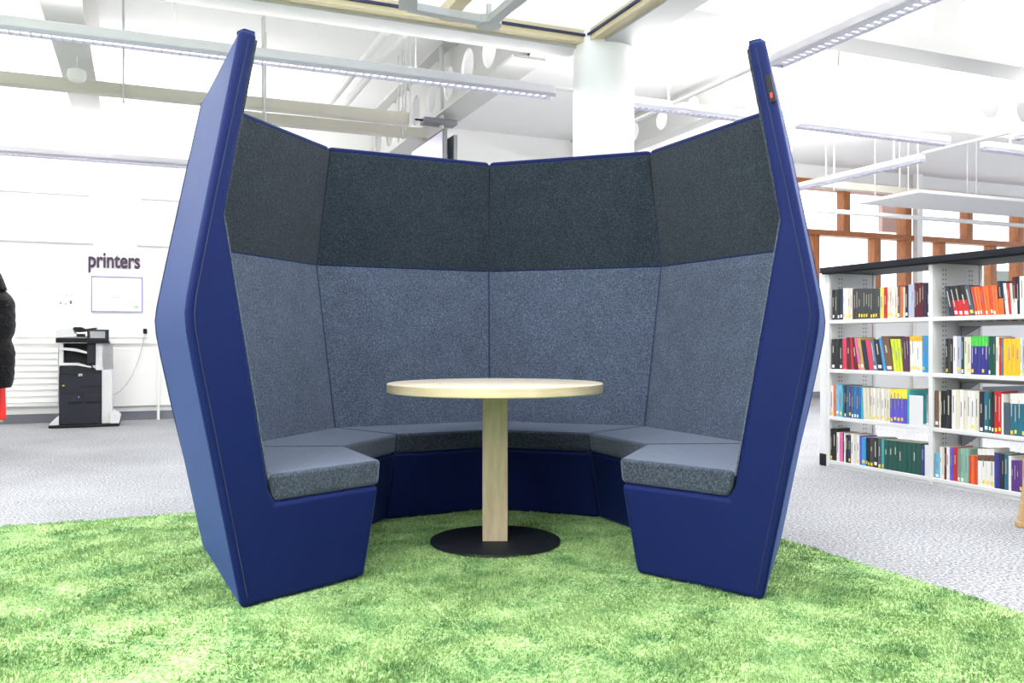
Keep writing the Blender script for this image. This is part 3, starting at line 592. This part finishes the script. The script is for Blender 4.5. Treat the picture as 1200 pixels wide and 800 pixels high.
m = MB(); m.prism([(pS(85), pZ(385)), (pS(86.5), pZ(383)), (pS(95), pZ(383)), (pS(99), pZ(385.5)), (pS(113), pZ(383.3)), (pS(112), pZ(385)), (pS(100), pZ(388)), (pS(90), pZ(389))], 1, pT + .02, pT + .38); m.build('feeder_tray', M_blackp, pr, bevel=.004)
MB().box(*A(90, 100, 394.5, 391, -.03, .1)).build('feeder_latch', M_darkp, pr, bevel=.003)
cp = MB().box(*A(102.5, 128, 399.5, 386, -.075, -.045)).build('control_panel', M_darkp, pr, bevel=.005)
MB().box(*A(106, 123.5, 396, 388, -.077, -.074)).build('touch_screen', mat('lit_touch_screen', (.35, .36, .38), .3), cp)
MB().box(*A(102, 128, 402, 399.5, -.06, .3)).build('panel_shelf', M_darkp, pr, bevel=.003)
# drawers and badge
for a in (A(94, 119, 453.6, 452.4, -.004, .01), A(69, 119, 460, 459.6, -.002, .01), A(80, 96, 473, 470.5, -.004, .01), A(100, 118.5, 473, 470.5, -.004, .01)):
    MB().box(*a).build('drawer_slot', mat('slot_black', (.003, .003, .004), .8), pr)
MB().box(*A(97.5, 97.9, 497, 460, -.002, .01)).build('door_gap', mat('slot_black', (.003, .003, .004), .8), pr)
bd = MB().box(*A(92, 96.4, 440.5, 437.8, -.008, -.004)).build('badge', M_greyp, pr, bevel=.003)
MB().box(*A(73, 75.5, 452, 450.6, -.006, .0)).build('warning_light', M_yellow, pr)
MB().box(*A(92, 92.8, 466, 464, -.006, 0)).build('lock', M_greyp, pr)
# base with flared feet and castors
MB().box(*A(57, 140, 500.3, 497.2, -.04, .5)).build('base_plinth', M_blackp, pr, bevel=.008)
for s_, e in (((57.5, 69), 0), ((131, 141), 1)):
    a, b = s_
    poly = [(pS(a), pZ(497)), (pS(b), pZ(497)), (pS(b), pZ(487 if not e else 489)), (pS(b if not e else a + 3), pZ(486)), (pS(a + 3 if not e else b - 1), pZ(493 if not e else 489))] if not e else [(pS(129), pZ(497)), (pS(139.5), pZ(497)), (pS(141), pZ(490)), (pS(138), pZ(487)), (pS(131), pZ(484)), (pS(129), pZ(484))]
    MB().prism(poly, 1, pT - .03, pT + .48).build('stabiliser_foot', M_greyp, pr, bevel=.004)
for px in (61, 78, 112, 136):
    c = Vector((pS(px), pT + .02, .028)); MB().tube(c - Vector((.015, 0, 0)), c + Vector((.015, 0, 0)), .026, 16).build('castor', M_blackp, pr)

# lettering helper
def text_mesh(name, body, size, mtl, s, t, z, parent=None, off=.0, thick=.004):
    cu = bpy.data.curves.new(name, 'FONT'); cu.body = body; cu.size = size; cu.extrude = thick; cu.offset = off; cu.align_x = 'CENTER'; cu.align_y = 'BOTTOM_BASELINE'
    tmp = bpy.data.objects.new('tmp', cu); COL.objects.link(tmp); dg = bpy.context.evaluated_depsgraph_get()
    me = bpy.data.meshes.new_from_object(tmp.evaluated_get(dg)); bpy.data.objects.remove(tmp)
    me.transform(Matrix.Rotation(math.pi / 2, 4, 'X')); me.materials.clear(); me.materials.append(mtl)
    if parent is not None:
        me.transform(Matrix.Translation(Vector((s, t, z)) - org(parent))); return link(name, me, parent)
    o = link(name, me); o.location = RW(s, t, z); o.rotation_euler.z = TH; return o
text_mesh('badge_letters', 'hp', .028, M_ink, pS(94.2), pT - .010, pZ(440), bd, thick=.001)
s_ = px_on_t(134, T_WALL)
o = text_mesh('printers_sign', 'printers', .262, M_ink, s_, T_WALL - .008, zt(313.5, 134), None, .006, .006)
w_ = o.dimensions.x; want = px_on_t(164.5, T_WALL) - px_on_t(104, T_WALL)
for v in o.data.vertices: v.co.x *= want / w_
tag(o, 'dark lowercase printers lettering on the white wall above the framed notice', 'sign')

# framed notice
a, b = px_on_t(108, T_WALL), px_on_t(166, T_WALL); z0, z1 = zt(364.5, 137), zt(325, 137)
nf = rthing('framed_notice', 'thin-framed white notice board on the wall below the printers lettering', 'notice board', (a + b) / 2, T_WALL, z0)
MB().box((a, T_WALL - .008, z0), (b, T_WALL - .001, z1)).build('sheet', M_paper, nf)
f = .010
MB().box((a - f, T_WALL - .016, z0 - f), (b + f, T_WALL - .002, z0)).box((a - f, T_WALL - .016, z1), (b + f, T_WALL - .002, z1 + f)).box((a - f, T_WALL - .016, z0), (a, T_WALL - .002, z1)).box((b, T_WALL - .016, z0), (b + f, T_WALL - .002, z1)).build('frame', M_violet, nf)
g_ = MB()
for px, py, w in ((154, 333.5, 8), (153, 337.5, 8), (135, 347, 8), (136, 349, 10), (150, 346, 14)):
    u = px_on_t(px, T_WALL); g_.box((u - w * .0048, T_WALL - .0095, zt(py, px)), (u + w * .0048, T_WALL - .008, zt(py - .6, px)))
g_.build('printed_lines', mat('faint_print', (.5, .5, .52), .8), nf)
u = px_on_t(160, T_WALL); MB().box((u - .025, T_WALL - .0095, zt(361, 160)), (u + .02, T_WALL - .008, zt(358.5, 160))).build('green_mark', mat('faint_green', (.35, .7, .3), .8), nf)
# two faint sheets
def sheet(px0, px1, py0, py1, label, marks):
    a, b = px_on_t(px0, T_WALL), px_on_t(px1, T_WALL); z0, z1 = zt(py1, px0), zt(py0, px0)
    r = rthing('paper_sheet', label, 'poster', (a + b) / 2, T_WALL, z0, 'paper sheets on the wall')
    MB().box((a, T_WALL - .004, z0), (b, T_WALL - .001, z1)).build('sheet', M_paper, r)
    for (px, py, w, h, c) in marks:
        u = px_on_t(px, T_WALL); MB().box((u - w * .005, T_WALL - .006, zt(py + h / 2, px)), (u + w * .005, T_WALL - .004, zt(py - h / 2, px))).build('printed_mark', colmat(c, CM[c]), r)
mat('cover_pale_print', (.55, .56, .6), .8); CM['pale_print'] = (.55, .56, .6)
sheet(68, 88, 334, 361, 'small white sheet with rows of little icons, nearer the notice board', [(72, 346, 2, 2, 'pale_print'), (78, 346, 2, 2, 'pale_print'), (84, 346, 2, 2, 'pale_print'), (71, 355, 2.4, 2.4, 'ltblue'), (77, 356, 2.4, 2.4, 'lavender'), (83, 354, 2.4, 4, 'steel'), (79, 337, 8, 1, 'pale_print')])
sheet(26, 47, 328, 362, 'plain white sheet with faint print, farther from the notice board', [(34, 335, 12, 1, 'pale_print'), (34, 337.5, 8, 1, 'pale_print')])
# heater cover with louvres, flat casing right of the printer
hT = T_WALL - .09
hc = rthing('heater_cover', 'long white louvred heater cover along the wall behind the printer', 'heater', px_on_t(30, hT), T_WALL)
a, b = px_on_t(-60, hT), px_on_t(68, hT)
MB().box((a, hT, .20), (b, T_WALL - .002, .87)).build('casing', M_white, hc)
m = MB()
for k in range(9): zc = .24 + k * .072; m.prism([(hT - .001, zc), (hT - .010, zc + .004), (hT - .001, zc + .055)], 0, a, b)
m2 = MB(); 
for k in range(9): zc = .24 + k * .072; m2.add([(a, hT - .001, zc), (b, hT - .001, zc), (b, hT - .010, zc + .004), (a, hT - .010, zc + .004), (a, hT - .001, zc + .055), (b, hT - .001, zc + .055)], [(0, 1, 2, 3), (3, 2, 5, 4)])
m2.build('louvres', M_white, hc)
a, b = px_on_t(126, hT), px_on_t(260, hT)
o = MB().box((a, hT + .03, .17), (b, T_WALL, .87)).build('wall_casing', M_white, room=True, o=(a, T_WALL, .17), bevel=.005, seg=1)
tag(o, 'flat white wall casing between the printer and the booth', 'casing')
o = MB().tube((px_on_t(185.5, hT - .02), hT - .02, 0), (px_on_t(185.5, hT - .02), hT - .02, .90), .016, 14).build('heating_pipe', M_white, room=True, o=(px_on_t(185.5, hT), hT - .02, 0), smooth=True)
tag(o, 'slim white vertical pipe rising from the floor near the booth', 'pipe')
# plug and cable
pl = rthing('power_plug', 'black plug in the wall socket with a lead to the printer', 'plug', px_on_t(170, T_WALL), T_WALL, .95)
u = px_on_t(170, T_WALL)
MB().box((u - .07, T_WALL - .012, zt(396, 170)), (u + .07, T_WALL - .05 + .049, zt(388, 170) + .05)).build('socket_plate', M_white, pl, bevel=.003, seg=1)
MB().box((u - .022, T_WALL - .06, zt(391, 170)), (u + .022, T_WALL - .012, zt(385, 170))).build('plug_body', M_blackp, pl, bevel=.008)
pts = []
for q in range(15):
    f_ = q / 14; px = 169 - 40 * f_ ** 1.35; py = 391 + 71 * f_ ** .85 if f_ < 1 else 462
    py = 391 + 71 * math.sin(f_ * math.pi / 2) ** 1.1 if f_ > 0 else 391
    px = 169 - 38 * (1 - math.cos(f_ * math.pi / 2)) ** .8
    tt_ = T_WALL - .08 - .35 * f_; s__ = px_on_t(px, tt_); pts.append((s__, tt_, zat(py, s__, tt_)))
MB().path(pts, .006).build('lead', mat('grey_lead', (.35, .34, .36), .6), pl)

# ================================================================== CEILING FITTINGS
ZL = 2.93
def strip_light(name, a, b, label, z=ZL, lit=True, group='suspended strip lights', w=.12, up=1.0, down=1.0):
    """a, b: room points; housing with louvre, wires, its own down-light and an added up-light for the ceiling"""
    A_, B_ = Vector((*a, z)), Vector((*b, z)); L = (B_ - A_).length; d = (B_ - A_).normalized(); mid = (A_ + B_) / 2
    r = rthing(name, label, 'light', mid.x, mid.y, z, group)
    MB().bar(A_ + Vector((0, 0, .035)), B_ + Vector((0, 0, .035)), w, .07).build('housing', mat('light_housing_paint', (.70, .68, .74), .45), r, bevel=.014, seg=2)
    MB().bar(A_ + d * .02 + Vector((0, 0, -.001)), B_ - d * .02 + Vector((0, 0, -.001)), w * .8, .004).build('diffuser', mat('lit_diffuser', (.9, .9, .9), .5, **{'Emission Color': (1, .98, .99, 1), 'Emission Strength': 1.6 if lit else 0}), r)
    n_ = Vector((-d.y, d.x, 0)); m = MB()
    m.bar(A_ + n_ * w * .42 + Vector((0, 0, -.008)), B_ + n_ * w * .42 + Vector((0, 0, -.008)), .006, .03); m.bar(A_ - n_ * w * .42 + Vector((0, 0, -.008)), B_ - n_ * w * .42 + Vector((0, 0, -.008)), .006, .03)
    k = .0
    while k < L: m.bar(A_ + d * k - n_ * w * .42 + Vector((0, 0, -.008)), A_ + d * k + n_ * w * .42 + Vector((0, 0, -.008)), .005, .026); k += .06
    m.build('louvre', M_louvre, r)
    k = .4
    while k < L: p = A_ + d * k; MB().tube(p + Vector((0, 0, .05)), Vector((p.x, p.y, CEIL)), .004, 6).build('hanging_wire', M_steelw, r); k += 1.7
    ang = math.atan2(d.y, d.x)
    if lit:
        area('added_uplight', (0, 0, .075), (L, .10), UP_POWER * L * up, (math.pi, 0, ang), parent=r)  # extra upward lamp, added to whiten the ceiling
        area('downlight', (0, 0, -.024), (L, .07), DOWN_POWER * L * down, (0, 0, ang), parent=r)
strip_light('strip_light', (-3.6, 6.34), (3.05, 6.34), 'long white suspended strip light passing left of the white column', up=.07)
strip_light('strip_light', (3.75, 6.34), (5.35, 6.34), 'short suspended strip light between column and right end of the booth', w=.09, up=2.6)
strip_light('strip_light', (5.55, 6.34), (7.45, 6.34), 'suspended strip light right of the booth running towards the crossing', w=.09)
strip_light('strip_light', (7.95, 6.34), (10.5, 6.34), 'suspended strip light beyond the crossing over the bookcase', w=.09)
strip_light('strip_light', (4.18, 2.6), (4.18, 5.0), 'strip light nearest the viewer, angled across the right of the rooflight', up=.4)
strip_light('strip_light', (7.85, 5.9), (7.85, 3.8), 'strip light crossing above the nearer end of the bookcase', w=.09)
strip_light('strip_light', (7.85, 7.0), (7.85, 9.8), 'strip light receding above the timber glazed screen', w=.09)
strip_light('strip_light', (-2.6, -1.5), (-2.6, 5.2), 'added strip light out of frame, left of the rooflight', group=None, down=3.4)  # unseen lamp added, strengthened to brighten the left floor
strip_light('strip_light', (-2.0, 1.6), (7.0, 1.6), 'added strip light out of frame, behind the viewer', group=None)  # unseen lamp added for more light from overhead
strip_light('strip_light', (-4.2, 10.5), (1.2, 10.5), 'strip light close to the wall above the high windows', w=.14, up=1.0, down=.35)
def conduit(a, b, label, r=.018):
    m = MB().tube(a, b, r, 8); c = (Vector(a) + Vector(b)) / 2
    tag(m.build('conduit', M_steelw, room=True, o=tuple(a), smooth=True), label, 'conduit')
conduit((4.18, 4.95, 2.98), (4.18, 7.6, 2.98), 'thin grey conduit continuing from the nearest strip light')
conduit((3.05, 6.34, 2.99), (3.75, 6.34, 2.99), 'thin conduit joining the strip lights behind the white column')
conduit((7.85, 5.85, 3.0), (7.85, 7.0, 3.0), 'thin conduit joining two strip lights at the crossing')
conduit((6.5, 8.6, 2.60), (15, 8.6, 2.60), 'long white horizontal pipe in front of the timber glazed screen', .03)
# cream trays hung under the ceiling on rods
def tray(s0, s1, t, z, label, h=.10, w=.12):
    r = rthing('cable_tray', label, 'cable tray', (s0 + s1) / 2, t, z, 'cable trays')
    MB().box((s0, t - w / 2, z), (s1, t + w / 2, z + h)).build('channel', mat('cream_tray_paint', (.60, .57, .50), .5), r, bevel=.004, seg=1)
    k = s0 + .3
    while k < s1:
        for dt in (-.075, .075): MB().tube((k, t + dt, z - .04), (k, t + dt, CEIL - .002), .008, 6).build('rod', M_steelw, r)
        k += 1.35
tray(-4.5, .78, wr(120, 111, 3.04)[1], 3.04, 'cream cable tray on rods left of the booth')
tray(px_on_t(268, wr(390, 137, 3.04)[1]), px_on_t(480, wr(390, 137, 3.04)[1]), wr(390, 137, 3.04)[1], 3.04, 'cream cable tray above the grey booth back')
tray(px_on_t(272, wr(390, 153, 3.04)[1]), px_on_t(500, wr(390, 153, 3.04)[1]), wr(390, 153, 3.04)[1], 3.04, 'lower cream cable tray farther behind the booth back')
tray(8.3, 14.0, 9.2, 3.02, 'cream cable tray near the timber glazed screen')
# twin white pipes running away from the viewer
pp = rthing('twin_pipes', 'pair of white pipes under the ceiling ending near the hanging screen', 'pipe', 1.85, 8.0, 3.45)
for ds in (0, .16): MB().tube((1.85 + ds, 7.0, 3.5), (1.85 + ds, 9.6, 3.5), .035, 12).build('pipe', M_white, pp, smooth=True)
# white hanging acoustic panels right
def raft(s0, s1, t0, t1, z, label):
    r = rthing('ceiling_raft', label, 'ceiling panel', (s0 + s1) / 2, (t0 + t1) / 2, z, 'ceiling rafts')
    MB().box((s0, t0, z), (s1, t1, z + .04)).build('panel', M_ceil, r, bevel=.006, seg=1)
    for a in (s0 + .15, s1 - .15):
        for b in (t0 + .15, t1 - .15): MB().tube((a, b, z + .04), (a, b, CEIL), .005, 6).build('wire', M_steelw, r)
raft(8.9, 14.5, 8.0, 9.0, 2.80, 'wide white ceiling raft hanging before the timber screen')
# white round speaker pendant
q = wr(90, 88, 3.05)
sp = rthing('pendant_speaker', 'white round pendant hanging from the ceiling above the printer', 'speaker', *q)
MB().lathe([(0, -.05), (.05, -.048), (.066, -.03), (.072, 0), (.066, .035), (.03, .05), (0, .052)], q, 32, closed=False).build('body', M_white, sp, smooth=True)
MB().tube((q[0], q[1], q[2] + .05), (q[0], q[1], CEIL), .006, 8).build('rod', M_steelw, sp)
# screens back to back, hung from the beam
def tvset(s, label, face, t0=7.86, t1=8.92, z1=3.0, h=.60):
    r = rthing('television', label, 'television', s, (t0 + t1) / 2, z1 - h, 'hanging televisions')
    MB().box((s - .02, t0, z1 - h), (s + .02, t1, z1)).build('casing', M_midgrey, r, bevel=.004, seg=1)
    e = s - .021 if face < 0 else s + .021
    MB().box((min(e, e + face * .001), t0 + .03, z1 - h + .03), (max(e, e + face * .001), t1 - .03, z1 - .022)).build('screen', mat('pale_lit_screen', (.55, .53, .68), .25, **{'Emission Color': (.86, .80, 1, 1), 'Emission Strength': .35}) if face < 0 else M_screen, r)
pT1 = wr(522, 150, 3.0); S_TV = pT1[0]; t_near = pT1[1]
tvset(S_TV, 'hanging television with a pale lit screen above the booth back', -1, t_near, t_near + 1.1, 3.0)
tvset(S_TV + .11, 'dark backed television hung behind the lit one', 1, t_near + .02, t_near + 1.1, 2.95)
mt = rthing('ceiling_mount', 'dark bracket and pole carrying the two televisions from the ceiling', 'mount', S_TV + .06, t_near + .3, 3.0)
MB().tube((S_TV + .06, t_near + .3, 2.7), (S_TV + .06, t_near + .3, CEIL), .022, 14).build('pole', M_steelw, mt, smooth=True)
MB().box((S_TV - .14, t_near + .22, 3.10), (S_TV + .2, t_near + .38, 3.15)).build('clamp', M_midgrey, mt)
MB().box((S_TV - .22, t_near + .27, 3.12), (S_TV - .1, t_near + .29, 3.135)).box((S_TV + .02, t_near + .29, 2.60), (S_TV + .088, t_near + .6, 2.92)).build('bracket_arm', M_blackp, mt)

# ================================================================== WOODEN CHAIR at the right edge
fx, fy = 2.585, 4.43
ch = link('wooden_chair', None); ch.location = (fx + .3, fy, 0); ch['org'] = (fx + .3, fy, 0)
tag(ch, 'pale wooden chair on sled runners, only its foot in view beside the bookcase', 'chair')
for dy in (0, -.5):
    y = fy + dy
    MB().bar((fx - .02, y, .016), (fx + .60, y, .016), .03, .032).build('runner', M_chairwood, ch, bevel=.006)
    MB().bar((fx + .012, y, .03), (fx + .075, y, .44), .030, .042, up=(1, 0, 0)).build('leg', M_chairwood, ch, bevel=.006)
    MB().bar((fx + .56, y, .03), (fx + .50, y, .44), .030, .042, up=(1, 0, 0)).build('leg', M_chairwood, ch, bevel=.006)
    MB().bar((fx + .06, y, .45), (fx + .54, y, .45), .03, .04).build('seat_rail', M_chairwood, ch, bevel=.004)
    MB().bar((fx + .51, y, .44), (fx + .60, y, .88), .030, .04, up=(1, 0, 0)).build('back_post', M_chairwood, ch, bevel=.006)
MB().box((fx + .05, fy - .51, .465), (fx + .54, fy + .01, .50)).build('seat', M_felt_seat, ch, bevel=.012)
MB().bar((fx + .575, fy - .51, .80), (fx + .575, fy + .01, .80), .025, .14).build('backrest', M_chairwood, ch, bevel=.008)

# ================================================================== PERSON at the left edge
def skin_mesh(name, verts, edges, radii, material, parent, root=0, sub=2):
    me = bpy.data.meshes.new(name); me.from_pydata(verts, edges, []); o = link(name, me, parent)
    md = o.modifiers.new('skin', 'SKIN'); md.use_smooth_shade = True
    for i, r in enumerate(radii):
        sv = me.skin_vertices[0].data[i]; sv.radius = r if isinstance(r, tuple) else (r, r); sv.use_root = (i == root)
    ss = o.modifiers.new('sub', 'SUBSURF'); ss.levels = sub; ss.render_levels = sub
    me.materials.append(material); return o
PX, PY = -4.40, 7.25
per = link('person', None); per.location = (PX, PY, 0); per.rotation_euler.z = math.radians(180); per.scale = (.98, .98, .955); per['org'] = (0, 0, 0)
tag(per, 'person in a black padded hip-length jacket and jeans standing at the left edge', 'person')
# local frame: the person faces +x after the turn to -x; y across the shoulders
# one continuous body surface
V = [(0, 0, .90), (0, 0, 1.08), (.0, 0, 1.28), (-.01, 0, 1.42), (.0, 0, 1.50), (.02, 0, 1.56), (.03, 0, 1.66), (.02, 0, 1.73),
     (0, .09, .86), (.02, .10, .48), (-.02, .10, .09), (.10, .11, .035), (.17, .115, .03),
     (0, -.09, .86), (.06, -.10, .48), (.10, -.10, .09), (.22, -.11, .035), (.29, -.115, .03),
     (0, .145, 1.375), (-.02, .235, 1.13), (.10, .24, .92), (.13, .235, .86),
     (0, -.145, 1.375), (-.02, -.235, 1.13), (.10, -.24, .92), (.13, -.235, .86)]
E_ = [(0, 1), (1, 2), (2, 3), (3, 4), (4, 5), (5, 6), (6, 7), (0, 8), (8, 9), (9, 10), (10, 11), (11, 12), (0, 13), (13, 14), (14, 15), (15, 16), (16, 17), (3, 18), (18, 19), (19, 20), (20, 21), (3, 22), (22, 23), (23, 24), (24, 25)]
Rr = [(.12, .15), (.11, .14), (.11, .14), (.075, .09), .055, .07, .09, .06, .085, .058, .042, .04, .03, .085, .058, .042, .04, .03, .045, .042, .032, .028, .045, .042, .032, .028]
skin_mesh('body', V, E_, Rr, M_skin, per)
# face
f = MB(); fc = []
nose = MB().lathe([(0, -.02), (.014, -.015), (.010, .01), (.004, .03), (0, .032)], (.125, 0, 1.655), 12, closed=False).build('nose', M_skin, per, smooth=True)
for sy in (-1, 1):
    MB().lathe([(0, -.010), (.010, -.006), (.013, 0), (.010, .006), (0, .010)], (.103, sy * .03, 1.68), 12, closed=False).build('eye', M_blackp, per, smooth=True)
    MB().lathe([(0, -.03), (.012, -.02), (.016, 0), (.012, .022), (0, .03)], (.02, sy * .088, 1.665), 12, closed=False).build('ear', M_skin, per, smooth=True)
MB().box((.105, -.022, 1.606), (.115, .022, 1.614)).build('mouth', mat('lips', (.4, .12, .1), .5), per, bevel=.003)
skin_mesh('hair', [(.0, 0, 1.76), (-.035, 0, 1.72), (-.05, 0, 1.64), (-.045, 0, 1.56)], [(0, 1), (1, 2), (2, 3)], [.07, .095, .09, .05], M_hair, per, 0)
# hands: palm with five separate bent fingers
for sy in (-1, 1):
    bx, by, bz = .135, sy * .235, .855
    hv = [(bx, by, bz), (bx + .02, by, bz - .05), (bx + .03, by, bz - .085)]; he = [(0, 1), (1, 2)]; hr = [.024, (.018, .036), (.016, .036)]
    for q, ln in ((-1.5, .058), (-.5, .070), (.5, .075), (1.5, .066)):
        k = len(hv); o_y = q * .019; ax = bx + .033
        hv += [(ax, by + o_y, bz - .10), (ax + .008, by + o_y, bz - .10 - ln * .5), (ax - .006, by + o_y, bz - .10 - ln)]; he += [(2, k), (k, k + 1), (k + 1, k + 2)]; hr += [.0095, .0088, .0075]
    k = len(hv); hv += [(bx + .035, by - sy * .03, bz - .035), (bx + .055, by - sy * .042, bz - .07)]; he += [(1, k), (k, k + 1)]; hr += [.011, .009]
    skin_mesh('hand', hv, he, hr, M_skin, per, 0, 1)
# trousers, jacket, shoes
skin_mesh('jeans', [(0, 0, .92), (0, .09, .82), (.02, .10, .48), (-.02, .10, .12), (0, -.09, .82), (.06, -.10, .48), (.10, -.10, .12)], [(0, 1), (1, 2), (2, 3), (0, 4), (4, 5), (5, 6)], [(.125, .16), .105, .082, .07, .105, .082, .07], M_denim, per)
for q in (((-.04, .10), (.17, .115)), ((.08, -.10), (.29, -.115))):
    (ax, ay), (cx, cy) = q
    skin_mesh('shoe', [(ax, ay, .045), ((ax + cx) / 2, (ay + cy) / 2, .045), (cx, cy, .038)], [(0, 1), (1, 2)], [.048, .046, .036], M_blackp, per)
jk = MB(); n = 40
rings = []
for k in range(61):                       # quilted body of the jacket, one surface of revolution squashed front to back
    z = .585 + k * (1.50 - .585) / 60; f_ = k / 60
    rr = .245 + .02 * math.sin(f_ * 3) - .035 * math.exp(-((z - 1.00) / .06) ** 2) + .005 * abs(math.sin((z - .585) * math.pi / .085))
    if z > 1.34: rr *= 1 - .55 * ((z - 1.34) / .16) ** 1.3
    if z < .66: rr *= .93 + (z - .585) * .93
    rings.append((rr, z))
vs = [(r * .80 * math.cos(2 * math.pi * i / n) - .01, r * 1.0 * math.sin(2 * math.pi * i / n), z) for r, z in rings for i in range(n)]
jk.add(vs, [(k * n + i, k * n + (i + 1) % n, (k + 1) * n + (i + 1) % n, (k + 1) * n + i) for k in range(60) for i in range(n)])
jk.build('jacket', M_puff, per, smooth=True)
for sy in (-1, 1):
    skin_mesh('sleeve', [(0, sy * .13, 1.415), (-.01, sy * .205, 1.34), (-.03, sy * .265, 1.12), (.10, sy * .255, .92)], [(0, 1), (1, 2), (2, 3)], [.075, .082, .078, .056], M_puff, per)
# raised collar
jc = MB(); vs = []
for (r, z) in ((.15, 1.42), (.128, 1.49), (.100, 1.565), (.088, 1.565), (.09, 1.47)):
    vs += [(r * math.cos(2 * math.pi * i / n) - .03, r * math.sin(2 * math.pi * i / n), z + (.02 if math.cos(2 * math.pi * i / n) < 0 else 0)) for i in range(n)]
jc.add(vs, [(k * n + i, k * n + (i + 1) % n, (k + 1) * n + (i + 1) % n, (k + 1) * n + i) for k in range(4) for i in range(n)])
jc.build('collar', M_puff, per, smooth=True)
# red bag in the hand
bag = link('red_bag', None); bx, by = -4.50, 7.485; bag.location = (bx, by, .27); bag['org'] = (0, 0, 0)
tag(bag, 'red shopping bag hanging from the hand of the person in black', 'bag')
m = MB(); m.prism([(-.13, .0), (.13, .0), (.125, .30), (.09, .33), (-.09, .33), (-.125, .30)], 1, -.05, .05); m.build('bag_body', M_red, bag, bevel=.02, seg=3)
MB().box((-.10, -.045, -.02), (.10, .045, .004)).build('bag_base', M_cream, bag, bevel=.006)
MB().path([(-.06, 0, .32), (-.05, 0, .42), (0, 0, .45), (.05, 0, .42), (.06, 0, .32)], .006).build('bag_handle', M_red, bag)

# tidy helper properties
for o in bpy.data.objects:
    if 'org' in o.keys(): del o['org']
